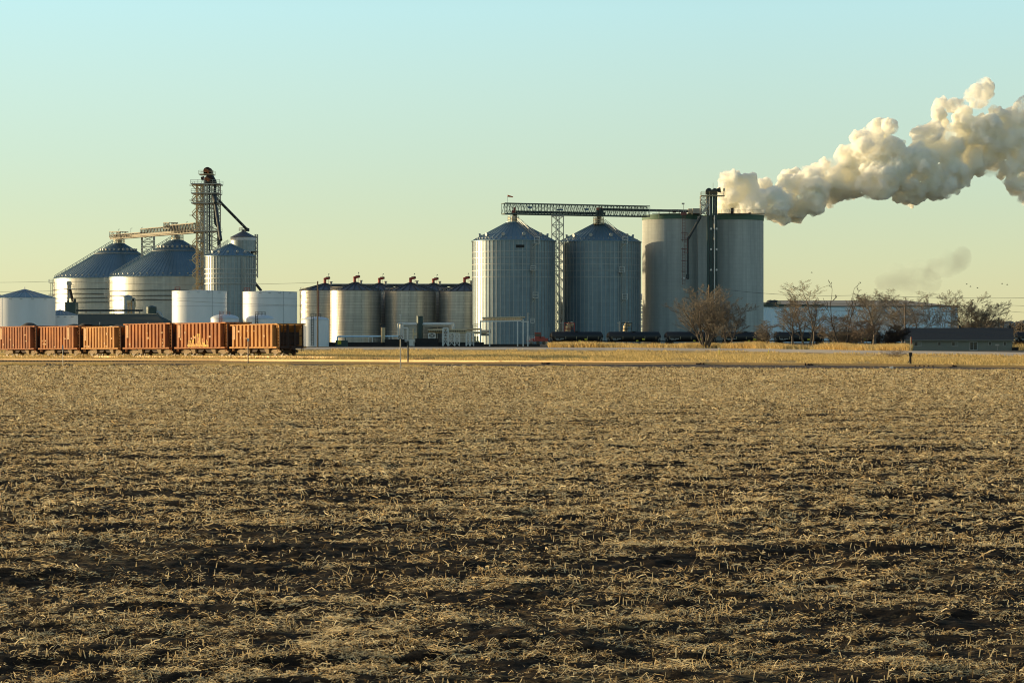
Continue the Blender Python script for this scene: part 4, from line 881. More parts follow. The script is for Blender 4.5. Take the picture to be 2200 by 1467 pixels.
# ------------------------------------------------------------------ hopper cars on the spur
def hopper_car(kind, L, H, mm, label, loc, rz, pitch, load):
    """origin at rail top in the middle, +X towards the near end"""
    t = thing("hopper_car", label, "hopper car", loc, "rusty hopper cars standing on the spur track", rz); t.rotation_euler = (0, -pitch, rz)
    Wd = 3.0; zs = 1.05; hl = L / 2; e = .95 if kind == 'slope' else .95; zm = zs + (H - zs) * .52
    nr = 12 if H > 3.9 else 11
    # body: sides, slope sheets, hopper floor
    b = B()
    for sg in (-1, 1):
        y = sg * Wd / 2
        if kind == 'slope': poly = [(-hl, H), (-hl + e, zm), (-hl + e, zs), (hl - e, zs), (hl - e, zm), (hl, H)]
        else: poly = [(-hl + e, H), (-hl + e, zs), (hl - e, zs), (hl - e, H)]
        b.prism(poly, y - .03, y + .03)
    for sg in (-1, 1):
        b.add([(sg * (hl - .05), -Wd / 2 + .04, H - .1), (sg * (hl - .05), Wd / 2 - .04, H - .1), (sg * hl * .42, Wd / 2 - .04, zs + .1), (sg * hl * .42, -Wd / 2 + .04, zs + .1)], [(0, 1, 2, 3)])
        b.add([(sg * hl * .05, -Wd / 2 + .04, zs + .9), (sg * hl * .05, Wd / 2 - .04, zs + .9), (sg * hl * .42, Wd / 2 - .04, zs + .1), (sg * hl * .42, -Wd / 2 + .04, zs + .1)], [(0, 1, 2, 3)])
    b.build("hopper_body", M[mm], t)
    for sg in (-1, 1):
        b = B()
        for k in range(nr):
            x = -hl + e + .25 + (L - 2 * e - .5) * k / (nr - 1); b.box(x, sg * (Wd / 2 + .27), (zs + H) / 2, .50, .54, H - zs - .1)
        b.build("side_ribs", M[mm], t)
    b = B()
    for sg in (-1, 1):
        b.box(0, sg * (Wd / 2 + .10), H, L, .52, .16); b.box(0, sg * (Wd / 2 + .21), zs - .02, L - .1, .52, .20)
        b.box(sg * (hl - .03), 0, H, .12, Wd, .16)
    b.build("top_and_side_sills", M[mm], t)
    for sg in (-1, 1):   # open end frames
        b = B(); x = sg * (hl - .06)
        for y in (-Wd / 2, -.45, .45, Wd / 2): b.box(x, y, (zs + H) / 2, .14, .14 if abs(y) > 1 else .2, H - zs)
        b.box(x, 0, zs, .3, Wd, .3); b.box(x + sg * .25, 0, zs - .1, .6, .5, .4); b.box(x, 0, zs + (H - zs) * .5, .1, Wd, .12); b.box(x - sg * .35, 0, zs + 1.0, .05, Wd - .6, 1.5)
        b.build("end_frame", M['rust_dark'] if sg > 0 else M[mm], t)  # near end gets the dark material: its shade is put into the colour
        for yy in (-1, 1):
            b = B(); xl = sg * (hl - .32); b.ladder(xl, yy * (Wd / 2 + .08), zs - .5, H - .15, .42, .05, .38); b.build("side_ladder", M[mm], t)
        b = B(); b.ladder(sg * (hl + .08), -.9 * sg, zs - .2, H, .42, .05, .38, dx=0, dy=1); b.build("end_ladder", M['rust_dark'] if sg > 0 else M[mm], t)  # near-end ladder darkened too, as painted shade
    b = B(); b.box(0, 0, .86, L + .3, .36, .34)
    for sg in (-1, 1): b.box(sg * (L / 2 + .35), 0, .85, .55, .26, .26)
    b.build("centre_sill", M['rust_dark'], t)
    for xx in (-2.5, 2.5):
        b = B(); b.add([(xx - .6, -1.45, zs - .1), (xx + .6, -1.45, zs - .1), (xx + .6, 1.45, zs - .1), (xx - .6, 1.45, zs - .1), (xx - .35 + .25, -1.35, .32), (xx + .3 + .25, -1.35, .32), (xx + .3 + .25, 1.35, .32), (xx - .35 + .25, 1.35, .32)],
            [(0, 1, 5, 4), (1, 2, 6, 5), (2, 3, 7, 6), (3, 0, 4, 7), (4, 5, 6, 7)]); b.build("discharge_chute", M['truck'], t)
    b = B(); b.prism([(-hl * .55, zs), (hl * .55, zs), (hl * .42, .45), (hl * .1, .5), (0, .9), (-hl * .1, .5), (-hl * .42, .45)], -1.15, 1.15); b.build("hopper_bottom", M['rust_dark'], t)  # dark wedge added in place of the black shadow under the car
    for sg in (-1, 1):
        tr = B(); x = sg * (L / 2 - 1.75)
        for y in (-1.08, 1.08):
            tr.prism([(x - 1.25, .62), (x - .9, .74), (x - .45, .80), (x + .45, .80), (x + .9, .74), (x + 1.25, .62), (x + 1.25, .40), (x + .75, .42), (x + .35, .26), (x - .35, .26), (x - .75, .42), (x - 1.25, .40)], y - .09, y + .09)
        tr.box(x, 0, .55, .5, 2.1, .3); tk = tr.build("truck", M['truck'], t)
        for ax in (-.86, .86):
            w = B()
            for y in (-.76, .76): w.tube((x + ax, y - .065, .42), (x + ax, y + .065, .42), .42, n=18)
            w.tube((x + ax, -.76, .42), (x + ax, .76, .42), .09, n=8); w.build("wheelset", M['wheel'], tk)
    # white board and stencils on the side facing the field
    b = B(); xb = (-hl + e + .55) if load != 'b' else (hl - e - 1.4); b.box(xb, -Wd / 2 - .56, H - .95, .6, .03, 1.6); b.build("side_board", M['marking'], t)
    b = B(); rr = random.Random(int(L * 100 + H * 10 + loc[0] * 7))
    for k in range(rr.randint(5, 11)):
        xx = rr.uniform(-hl + e + .3, hl - e - .3); z = zs + rr.choice((.25, .5, .6, 1.1, 1.3, 1.9)) + rr.uniform(-.05, .05); b.box(xx, -Wd / 2 - .55, z, rr.uniform(.2, .5), .03, rr.uniform(.12, .3))
    b.build("stencil_marks", M['marking'], t)
    # heaped load, seen above the rim
    b = B(); n = 26; vs, fs = [], []
    for i in range(n + 1):
        for j in range(7):
            x = -hl + .5 + (L - 1.0) * i / n; y = -Wd / 2 + .1 + (Wd - .2) * j / 6
            hgt = max(0, {'a': .55 * math.exp(-((x - .5) / 1.3) ** 2), 'b': .42 * math.exp(-((x - 1) / 1.4) ** 2) + .45 * math.exp(-((x - 4.6) / 1.1) ** 2), 'c': .35 * math.exp(-((x - 2) / 2.2) ** 2), 'd': .0}[load]) * (1 - (abs(y) / (Wd / 2)) ** 2) + rr.uniform(0, .05)
            vs.append((x, y, H - (.25 if load != 'd' else .5) + hgt * 1.5))
    for i in range(n):
        for j in range(6): fs.append((i * 7 + j, (i + 1) * 7 + j, (i + 1) * 7 + j + 1, i * 7 + j + 1))
    b.add(vs, fs); o = b.build("ballast_load", M['ore'], t); 
    return t
cars = [  # left px, near-corner gap handled in the loop; kind, L, top y, material, label, load
    (500, 'rect', 12.3, 697.5, 'rust2', "rusty hopper car at the end of the row, its dark open end showing", 'd'),
    (381, 'slope', 12.6, 694.5, 'rust', "tall rusty hopper car with yellow graffiti along its lower side", 'd'),
    (270, 'slope', 12.4, 696, 'rust', "tall rusty hopper car without graffiti, coupled to the graffitied car", 'd'),
    (181, 'slope', 11.3, 703, 'rust2', "low tan hopper car with slanted side ends, between taller and lower cars", 'c'),
    (88, 'rect', 11.5, 702, 'rust', "low rusty hopper car with dark heaps at its right end, straight side ends", 'b'),
    (0, 'rect', 11.5, 702, 'rust3', "low brownish hopper car, leftmost whole one, with one dark heap above the rim", 'a')]
cx, cy = WX(602, 260), 260.0
spur = []; near = None
for k, (lp, kind, L, ytop, mm, lab, load) in enumerate(cars):
    best = None
    for i in range(0, 6000):
        a = math.radians(12 + i * .008); x = cx - math.sin(a) * L; y = cy + math.cos(a) * L; e_ = abs(x / y * FPX + 1100 - lp)
        if best is None or e_ < best[0]: best = (e_, a, x, y)
    _, a, x, y = best
    zr0, zr1 = CAMH - 43 * cy / FPX, CAMH - 43 * y / FPX
    dx, dy = math.sin(a), -math.cos(a)           # towards the near end
    nx, ny = -dy, dx                             # away from the viewer side: left of travel
    mx, my = (cx + x) / 2 + nx * 1.5, (cy + y) / 2 + ny * 1.5
    H = (765 - ytop) * ((cy + y) / 2) / FPX
    c_ = hopper_car(kind, L, H, mm, lab, (mx, my, (zr0 + zr1) / 2), math.atan2(dy, dx), math.atan2(zr0 - zr1, L), load)
    if k == 1:
        g = B(); rr = random.Random(5)
        for i in range(34):
            xx = -2.6 + 5.2 * (i + .5) / 34 + rr.uniform(-.05, .05); top = 1.55 + rr.uniform(-.3, 1.3) * (1 - (xx / 2.9) ** 2); g.box(xx, -2.055, (1.15 + top) / 2, .17, .02, top - 1.15); g.box(xx, -1.545, (1.15 + top) / 2, .17, .02, top - 1.15)
        for i in range(9):
            xx = -2.4 + i * .6; g.tube((xx, -1.56, 1.3), (xx + .2, -1.56, 2.5), .05, n=5); g.tube((xx + .2, -1.56, 2.5), (xx + .42, -1.56, 1.4), .05, n=5)
        g.build("graffiti", M['graffiti'], c_)
    # off-field side ordering of the spur centre line
    spur.append((cx + nx * 1.5, cy + ny * 1.5, zr0)); spur.append((x + nx * 1.5, y + ny * 1.5, zr1))
    cx, cy = x - math.sin(a) * 1.25, y + math.cos(a) * 1.25
    lastdir = (dx, dy)
# part of one more car cut by the frame edge
x, y = cx, cy; dx, dy = lastdir; nx, ny = -dy, dx
spur.append((x - dx * 40 + nx * 1.5, y - dy * 40 + ny * 1.5, spur[-1][2] - .25))
Lc = 11.5; mx, my = x - dx * Lc / 2 + nx * 1.5, y - dy * Lc / 2 + ny * 1.5
sp = list(reversed(spur)) + [(spur[0][0] + 6, spur[0][1] - 6, spur[0][2] - .02), (spur[0][0] + 16, spur[0][1] - 11, spur[0][2] - .05), (spur[0][0] + 30, spur[0][1] - 15, spur[0][2] - .1), (spur[0][0] + 60, spur[0][1] - 18, spur[0][2] - .2)]
track("spur_railway_track", "weedy spur railway track under the rusty hopper cars", [(p[0], p[1], p[2]) for p in sp])

# ------------------------------------------------------------------ black tank cars
G7 = "black tank cars in front of the tall bins and warehouse"
def tank_car(label, px0, px1, D, y_top=712.5, lit=False, valve=True):
    s = D / FPX; L = (px1 - px0) * s; t = thing("tank_car", label, "tank car", (WX((px0 + px1) / 2, D), D, .15), G7)
    R = 1.52; zc = WZ(y_top, D) - R - .15; hl = L / 2
    prof_ = [(-hl, .02), (-hl + .10, .6), (-hl + .35, 1.15), (-hl + .8, R), (hl - .8, R), (hl - .35, 1.15), (hl - .10, .6), (hl, .02)]
    b = B(); n = 28; vs = []
    for x, r in prof_:
        for i in range(n): a = 2 * PI * i / n; vs.append((x, r * math.cos(a), zc + r * math.sin(a)))
    b.add(vs, [(k * n + i, k * n + (i + 1) % n, (k + 1) * n + (i + 1) % n, (k + 1) * n + i) for k in range(7) for i in range(n)]); b.build("tank", M['black'], t, True)
    b = B(); b.tube((-hl - .02, 0, zc), (-hl + .25, 0, zc), .5, 1.08, n=24); b.build("tank_end", M['tarnish'] if lit else M['black'], t, True)  # lit end turns tan: the sunlight is put into its colour
    b = B(); b.box(0, 0, 1.0, L - .2, .5, .35)
    for sg in (-1, 1): b.box(sg * (hl + .1), 0, 1.0, .7, 2.6, .3); b.box(sg * (hl - 1.7), 0, 1.35, 1.2, 2.2, .5)
    b.build("underframe", M['black_matt'], t)
    for sg in (-1, 1):
        x = sg * (hl - 1.6); tr = B()
        for y in (-1.05, 1.05): tr.prism([(x - 1.2, .62), (x - .4, .82), (x + .4, .82), (x + 1.2, .62), (x + 1.2, .42), (x + .3, .28), (x - .3, .28), (x - 1.2, .42)], y - .08, y + .08)
        tk = tr.build("truck", M['black_matt'], t)
        for ax in (-.86, .86):
            w = B(); w.tube((x + ax, -.8, .45), (x + ax, -.68, .45), .45, n=16); w.tube((x + ax, .68, .45), (x + ax, .8, .45), .45, n=16); w.tube((x + ax, -.7, .45), (x + ax, .7, .45), .08, n=6); w.build("wheelset", M['wheel'], tk)
        b = B(); b.railing((sg * (hl + .1), -1.3, 1.1), (sg * (hl - .9), -1.3, 1.1), .9, .5, .05); b.build("end_handrail", M['pipe_white'], t)
    if valve:
        b = B(); b.tube((0, 0, zc + R - .1), (0, 0, zc + R + .15), .6, n=14); b.railing((-1, -.7, zc + R - .2), (1, -.7, zc + R - .2), .55, .7, .05); b.build("top_dome", M['black_matt'], t)
    b = B()
    for k in range(5): b.box(-hl + 1.6 + (L - 3.2) * k / 4, -R - .02, zc - .35, .09, .05, .9)
    b.build("hazard_stripes", M['pipe_tan'], t)
    b = B(); b.box(hl * .35, -1.42, zc - .75, .9, .04, .45); b.box(hl * .12, -1.2, zc - 1.25, .7, .04, .4); b.build("placard", M['yellow'], t)
    b = B(); x = -hl + 1.9; rr = random.Random(int(px0))
    for k in range(10):   # reporting marks too small to read in the photograph: a row of small painted strokes
        if k != 4: b.box(x + k * .26, -R + .02, zc - .62, .17, .04, .30 + rr.uniform(-.04, .04))
        if k < 6: b.box(x + .2 + k * .26, -R + .12, zc - 1.0, .15, .04, .14)
    b.build("reporting_marks", M['galv_part'], t)
    return t
tank_car("black tank car coupled to the red rail car mover, grey sheen along its side", 1181, 1296, 680)
tank_car("black tank car with its end dome coloured tan as if sunlit, second from the red rail car mover", 1303, 1420, 680, lit=True)
tank_car("black tank car partly behind the bare multi-stemmed tree at the concrete silo", 1427, 1541, 680, lit=False)
tank_car("black tank car behind the small spreading tree, below the warehouse gable", 1549, 1655, 690, 713)
tank_car("black tank car behind the round little tree and the pale tall trees", 1662, 1772, 690, 713)
tank_car("black tank car behind the dense tree clump, in front of the long warehouse", 1780, 1892, 700, 713)
tank_car("black tank car whose end passes behind the grey house", 1900, 2012, 700, 713)
tank_car("black tank car just beyond the far end of the grey house", 2180, 2290, 690, 713)
t = thing("main_plant_siding", "siding track under the black tank cars beyond the road", "railway track", (0, 0, 0))
b = B(); b.beam((WX(1120, 681), 681 - .75, .1), (WX(2400, 700), 700 - .75, .1), .1, .16); b.beam((WX(1120, 681), 681 + .75, .1), (WX(2400, 700), 700 + .75, .1), .1, .16); b.build("rail", M['rail'], t)
# red mover
D = 676; s = D / FPX; t = thing("rail_car_mover", "small dark red rail car mover with cab and white handrails, coupled to the tank cars", "rail vehicle", (WX(1155, D), D, .15))
b = B(); b.box(.6, 0, 1.45, 5.2, 2.4, 1.0); b.box(-2.6, 0, 1.1, 1.4, 2.4, .5); b.box(1.4, 0, 2.1, 1.6, 2.2, .5); b.build("chassis", M['red'], t)
b = B(); b.bb(-.8, 1.0, -1.1, 1.1, 1.9, 3.55); b.build("cab", M['red'], t); b = B(); b.bb(-.7, .9, -1.16, 1.16, 2.5, 3.25); b.bb(-.86, 1.06, -.9, .9, 2.5, 3.25); b.build("cab_window", M['glass'], t); b = B(); b.box(.1, 0, 3.62, 2.1, 2.4, .12); b.build("cab_roof", M['red'], t)
for x in (-1.9, .1, 1.9):
    b = B(); b.tube((x, -1.35, .55), (x, -1.0, .55), .55, n=18); b.tube((x, 1.0, .55), (x, 1.35, .55), .55, n=18); b.tube((x, -1.38, .55), (x, -1.3, .55), .25, n=10); b.build("wheel", M['wheel'], t)
b = B(); b.railing((-3.2, -1.2, 1.3), (-.9, -1.2, 1.3), 1.2, .6, .08); b.railing((-3.2, 1.2, 1.3), (-.9, 1.2, 1.3), 1.2, .6, .08); b.ladder(-2.0, -1.45, .2, 1.9, .7, .08, .35); b.build("handrail", M['pipe_white'], t)

# ------------------------------------------------------------------ warehouse
D = 860; s = D / FPX; t = thing("warehouse", "long pale blue metal warehouse with tan roof behind the bare trees", "warehouse", (WX(1830, D), D, 0))
def w_(px): return (px - 1830) * s
# corrugated wall sheets
b = B(); x = w_(1596); X1 = w_(2057); k = 0; vs = []; 
while x < X1: vs.append((x, 0 if k % 2 == 0 else -.14)); x += .55; k += 1
n = len(vs); V = [(a, y, 0) for a, y in vs] + [(a, y, WZ(658, D)) for a, y in vs]; b.add(V, [(i, i + 1, n + i + 1, n + i) for i in range(n - 1)])
b.bb(w_(2057) - .1, w_(2057) + .1, -.1, 60, 0, WZ(658, D)); b.build("wall", M['bluewhite'], t)
b = B(); b.bb(w_(1524), w_(1602), -.2, .3, 0, 0.3); c_ = []
for i in range(13): u = i / 12; c_.append((w_(1520 + 78 * u), WZ(660.5 - 7.5 * math.sin(PI * (0.12 + .76 * u)), D)))
b.prism([(w_(1520), 0), *c_, (w_(1598), 0)], .3, 8); b.build("gable_wall", M['whiteroof'], t)
b = B(); b.prism([(w_(1560), WZ(652, D)), (w_(1770), WZ(654.5, D)), (w_(1770), WZ(659, D)), (w_(1585), WZ(659, D)), (w_(1560), WZ(656, D))], -.5, .1); b.beam((w_(1770), -.25, WZ(658, D)), (w_(2058), -.25, WZ(658, D)), .4, .35); b.build("roof_fascia", M['green_dark'], t)
b = B(); V = [(w_(1672), 0, WZ(658, D)), (w_(2059), 0, WZ(658, D)), (w_(1985), 40, WZ(645.5, D + 40) + 0), (w_(1672), 40, WZ(645.5, D + 40))]; b.add(V + [(w_(2059), 80, WZ(658, D))], [(0, 1, 2, 3), (1, 4, 2)]); b.build("roof", M['tan_roof'], t)
b = B(); b.tube((w_(1654), 6, WZ(656, D)), (w_(1654), 6, WZ(649, D)), 1.7, n=16); b.lathe([(1.7, WZ(649, D)), (1.3, WZ(645.5, D)), (.01, WZ(643.5, D))], 20, (w_(1659), 6)); b.lathe([(1.7, WZ(656, D)), (1.7, WZ(649, D))], 20, (w_(1659), 6)); b.lathe([(1.6, WZ(656, D)), (1.6, WZ(648, D)), (1.2, WZ(645, D)), (.01, WZ(643.5, D))], 20, (w_(1668), 6)); b.build("roof_fan_housing", M['steel_dark'], t)
b = B(); b.box(w_(1677), 5, WZ(650.5, D), 1.6, 1.2, 1.0); b.tube((w_(1640), 5, WZ(651, D)), (w_(1653), 5, WZ(651, D)), .4, n=8); b.build("roof_box", M['tan_trim'], t)
for px_ in (1605, 1684, 1698, 2045, 2049): b = B(); b.beam((w_(px_), -.3, 0), (w_(px_), -.3, WZ(659, D)), .35); b.build("downpipe", M['steel'], t)
b = B(); b.ladder(w_(1596), -.6, 0, WZ(659, D), .5, .1, .6); b.railing((w_(1520), -6, 4), (w_(1612), -6, 4), 1.1, 2, .08); b.bb(w_(1520), w_(1612), -6.2, -5.4, 3.7, 4); b.build("ladder", M['steel_dark'], t)
b = B(); b.box(w_(1581), -3, 5, 20 * s, 4, 6); b.build("loading_dock_box", M['steel'], t)
for px_ in (1573, 1505): pass
# ------------------------------------------------------------------ grey house
D = 400; s = D / FPX; HX = WX(2060, D); zg0 = CAMH - (758 - HZ) * s
t = thing("ranch_house", "long low grey house with dark shingle roof beside the road", "house", (HX, D, zg0), None, math.radians(-11.5))
def u_(px): return (px - 2060) * s
def v_(y): return WZ(y, D) - zg0
b = B(); b.bb(u_(1948), u_(2172), 0, 8.4, -.4, v_(731.5)); b.build("wall", M['siding'], t)
b = B(); x0, x1 = u_(1944), u_(2175); ze, zr = v_(731), v_(711) + .42
b.add([(x0, -.5, ze - .1), (x1, -.5, ze - .1), (x1, 4.2, zr), (x0, 4.2, zr), (x1, 8.9, ze - .1), (x0, 8.9, ze - .1), (x0, -.5, ze + .06), (x1, -.5, ze + .06), (x1, 4.2, zr + .16), (x0, 4.2, zr + .16), (x1, 8.9, ze + .06), (x0, 8.9, ze + .06)],
    [(0, 1, 2, 3), (3, 2, 4, 5), (6, 7, 8, 9), (9, 8, 10, 11), (0, 1, 7, 6), (1, 2, 8, 7), (2, 4, 10, 8), (0, 3, 9, 6), (3, 5, 11, 9), (4, 5, 11, 10)])
b.add([(x0 + .25, 0, ze), (x0 + .25, 8.4, ze), (x0 + .25, 4.2, zr), (x1 - .25, 0, ze), (x1 - .25, 8.4, ze), (x1 - .25, 4.2, zr)], [(0, 1, 2), (3, 4, 5)])
rf = b.build("roof", M['shingle'], t)
b = B(); b.beam((x0, -.53, ze - .02), (x1, -.53, ze - .02), .06, .16); b.build("eave_trim", M['siding'], rf)
b = B()
for px_, y in ((2017, 721), (2164, 721.5)): b.tube((u_(px_), 1.9, v_(724)), (u_(px_), 1.9, v_(719.5)), .07, n=8)
b.build("vent_pipe", M['trim_white'], rf)
b = B(); b.box(u_(2062), 4.3, zr + .3, .4, .4, .5); b.box(u_(2168), 4.3, zr + .3, .5, .4, .5); b.build("ridge_vent", M['shingle'], rf)
for px0_, px1_, y0_, y1_, split in ((1965, 1981, 733.8, 744, True), (2015.5, 2022.5, 733.5, 742.5, False), (2045, 2058.5, 733.8, 743.8, True), (2122, 2128.5, 733.8, 742, False), (2153.5, 2159.5, 733.5, 742.5, False)):
    w = B(); w.bb(u_(px0_), u_(px1_), -.04, .02, v_(y1_), v_(y0_)); f = w.build("window", M['trim_white'], t)
    if split:
        m_ = (px0_ + px1_) / 2
        for a, c_ in ((px0_ + .9, m_ - .3), (m_ + .4, px1_ - .9)): w = B(); w.bb(u_(a), u_(c_), -.07, -.03, v_(y1_ - .9), v_(y0_ + .9)); w.build("pane", M['glass'] if a < m_ else M['siding'], f)
    else: w = B(); w.bb(u_(px0_ + .9), u_(px1_ - .9), -.07, -.03, v_(y1_ - .9), v_(y0_ + .9)); w.build("pane", M['glass'], f)
w = B(); w.bb(u_(2082.5), u_(2099.5), -.05, .02, v_(752.5), v_(734)); f = w.build("patio_door", M['trim_white'], t)
for a, c_ in ((2084, 2090.3), (2091.5, 2098)): w = B(); w.bb(u_(a), u_(c_), -.09, -.04, v_(751), v_(735)); w.build("pane", M['glass'], f)
w = B(); w.box(u_(2091), -.4, v_(754), 1.6, .8, .14); w.build("door_step", M['steel'], t)
w = B(); w.bb(u_(2140), u_(2141), -1.4, -1.3, v_(757), v_(742)); w.box(u_(2140.5), -1.4, v_(741), .7, .5, .3); w.build("satellite_dish_post", M['steel'], t)
# bins near the house
for i, px_ in enumerate((2178, 2184)):
    tt = thing("wheeled_bin", "black wheeled bin against the right end of the grey house" if i == 0 else "black wheeled bin farther from the grey house end", "bin", (WX(px_, 398), 398, zg0)); b = B(); b.add([(-.25, -.3, 0), (.25, -.3, 0), (.25, .3, 0), (-.25, .3, 0), (-.32, -.38, .95), (.32, -.38, .95), (.32, .38, .95), (-.32, .38, .95)], [(0, 1, 5, 4), (1, 2, 6, 5), (2, 3, 7, 6), (3, 0, 4, 7), (0, 1, 2, 3)]); b.build("bin_body", M['black_matt'], tt); b = B(); b.box(0, 0, 1.0, .7, .82, .08); b.build("lid", M['black_matt'], tt)

# ------------------------------------------------------------------ poles, wires, signs
def pole(label, px, D, y_top, r=.16, arm=False, name="utility_pole", base=None):
    z0 = zg(WX(px, D), D) - .2; t = thing(name, label, "pole", (WX(px, D), D, z0)); b = B(); b.tube((0, 0, 0), (.0, 0, WZ(y_top, D) - z0), r, r * .75, 10); b.build("post", M['pole'], t)
    if arm:
        b = B(); z = WZ(y_top + 5, D) - z0; b.beam((-1.2, 0, z), (1.2, 0, z), .12)
        for x in (-1.1, -.5, .5, 1.1): b.tube((x, 0, z), (x, 0, z + .25), .06, n=6)
        b.build("cross_arm", M['pole'], t)
    return t
pole("tall bare wooden pole standing in front of the leftmost stainless tank", 682.5, 470, 604, .19)
pole("tall sunlit wooden pole rising out of the big multi-stemmed bare tree", 1523, 392, 612, .17)
pole("pale pole rising from the trees left of the house roof", 1944.5, 405, 655, .12)
pole("far utility pole with cross arm beyond the house ridge, left of the pair", 2145, 640, 682, .22, True)
pole("far utility pole with cross arm beyond the house ridge, right of the pair", 2156, 640, 690, .22, True)
def wire(label, pts, r=.03):
    t = thing("power_line", label, "power line"); b = B(); P = []
    for (px0_, y0_, D0), (px1_, y1_, D1) in zip(pts[:-1], pts[1:]):
        a, c_ = Vector((WX(px0_, D0), D0, WZ(y0_, D0))), Vector((WX(px1_, D1), D1, WZ(y1_, D1)))
        for k in range(12): u = k / 12; P.append(a.lerp(c_, u) - Vector((0, 0, 4 * u * (1 - u) * .6)))
    P.append(c_); b.path([tuple(p) for p in P], r, 5); b.build("cable", M['wire'], t)
wire("thin wire entering above the leftmost cone-roofed bins from the photo edge", [(-300, 598, 520), (130, 604, 500), (682, 607, 470)])
wire("thin wire crossing low over the white tank row", [(-300, 616, 520), (120, 625, 500), (682, 657, 470)])
wire("upper thin wire spanning the sky right of the concrete silos", [(1523, 618, 392), (1850, 634, 420), (2400, 634, 450)])
wire("middle thin wire right of the last bare tree", [(1650, 645, 500), (2156, 655, 500), (2400, 648, 520)])
wire("lowest thin wire above the far tree line", [(1650, 660, 500), (2156, 668, 500), (2400, 668, 520)])
# round sign D
D = 178; px_ = 860.5; z0 = zg(WX(px_, D), D) - .1; t = thing("round_track_sign", "round sign with letter D on a thin post in front of the tracks", "sign", (WX(px_, D), D, z0))
b = B(); b.tube((0, 0, 0), (0, 0, WZ(728, D) - z0), .045, n=8); b.build("post", M['steel'], t)
zc = WZ(724.5, D) - z0; b = B(); b.tube((0, -.05, zc), (0, -.09, zc), .17, n=28); f_ = b.build("sign_plate", M['sign_white'], t)
b = B(); b.lathe([(.17, -.02), (.17, .02), (.135, .02), (.135, -.02), (.17, -.02)], 28); o = b.build("rim", M['black_matt'], t); o.rotation_euler = (PI / 2, 0, 0); o.location = (0, -.08, zc)
b = B(); b.box(-.05, -.1, zc, .035, .01, .18)
for i in range(8):
    a0, a1 = -PI / 2 + PI * i / 8, -PI / 2 + PI * (i + 1) / 8; b.beam((-.05 + .085 * math.cos(a0), -.1, zc + .085 * math.sin(a0)), (-.05 + .085 * math.cos(a1), -.1, zc + .085 * math.sin(a1)), .01, .03)
b.build("letter", M['black_matt'], t)
D = 212; px_ = 876.5; z0 = zg(WX(px_, D), D) - .1; t = thing("signal_box_post", "small dark box on a thick short post beside the round sign", "post", (WX(px_, D), D, z0))
b = B(); b.tube((0, 0, 0), (0, 0, WZ(740, D) - z0), .07, n=8); b.build("post", M['steel_dark'], t); b = B(); b.box(0, 0, WZ(738, D) - z0, .24, .2, .36); b.box(.0, 0, WZ(735, D) - z0, .1, .1, .12); b.build("box", M['steel_dark'], t)
D = 205; px_ = 135; z0 = zg(WX(px_, D), D) - .3; t = thing("track_marker", "thin grey marker plate on a post in front of the leftmost hopper cars", "marker", (WX(px_, D), D, z0))
b = B(); b.tube((0, 0, 0), (0, 0, WZ(752, D) - z0), .035, n=6); b.build("post", M['steel'], t); b = B(); b.box(0, 0, WZ(746.5, D) - z0, .12, .03, .45); b.build("plate", M['galv_part'], t)
D = 205; px_ = 533; z0 = zg(WX(px_, D), D) - .3; t = thing("track_marker", "small pale box on a dark post in front of the last hopper car", "marker", (WX(px_, D), D, z0))
b = B(); b.tube((0, 0, 0), (0, 0, WZ(733, D) - z0), .05, n=6); b.build("post", M['steel_dark'], t); b = B(); b.box(0, -.02, WZ(730, D) - z0, .18, .12, .26); b.build("box", M['pipe_white'], t)
for px_, lean, lab in ((1545, .0, "upright thin yellow marker post in the grass before the road"), (1648, .32, "thin yellow marker post leaning to the right in the grass")):
    D = 300; z0 = zg(WX(px_, D), D); t = thing("yellow_marker_post", lab, "marker post", (WX(px_, D), D, z0)); t.rotation_euler = (0, lean, 0)
    b = B(); b.tube((0, 0, 0), (0, 0, .9), .05, n=8); b.build("post", M['yellow'], t); b = B(); b.tube((0, 0, .9), (0, 0, 1.15), .05, n=8); b.build("cap", M['sign_white'], t)
# switch stand
D = 190; px_ = 1956; z0 = CAMH - (784 - HZ) * D / FPX; t = thing("switch_stand", "black railway switch stand with orange target paddle in front of the grey house", "switch stand", (WX(px_, D), D, z0))
hh = lambda y: WZ(y, D) - z0
b = B(); b.box(0, 0, .04, .5, .4, .08); b.box(0, 0, (hh(760)) / 2, .16, .16, hh(760)); b.box(0, 0, hh(761), .26, .22, .3); b.beam((.0, 0, hh(770)), (-.25, -.1, hh(780)), .05); b.build("stand", M['black_matt'], t)
b = B(); b.tube((0, 0, hh(758)), (0, 0, hh(724)), .028, n=8); b.build("mast", M['tan_trim'], t)
b = B(); b.box(.045, 0, hh(731.5), .11, .02, hh(724.5) - hh(739.5)); b.build("target", M['orange'], t)
t = thing("insulator_bucket", "small pale bucket lying on the dark ballast before the switch stand", "bucket", (WX(1915, 176), 176, zg(WX(1915, 176), 176) + .08)); b = B(); b.tube((-.12, 0, .1), (.12, 0, .12), .11, .13, n=14); b.build("bucket_shell", M['sign_white'], t); b = B(); b.tube((.12, 0, .12), (.14, 0, .12), .14, n=14); b.build("rim", M['steel'], t)
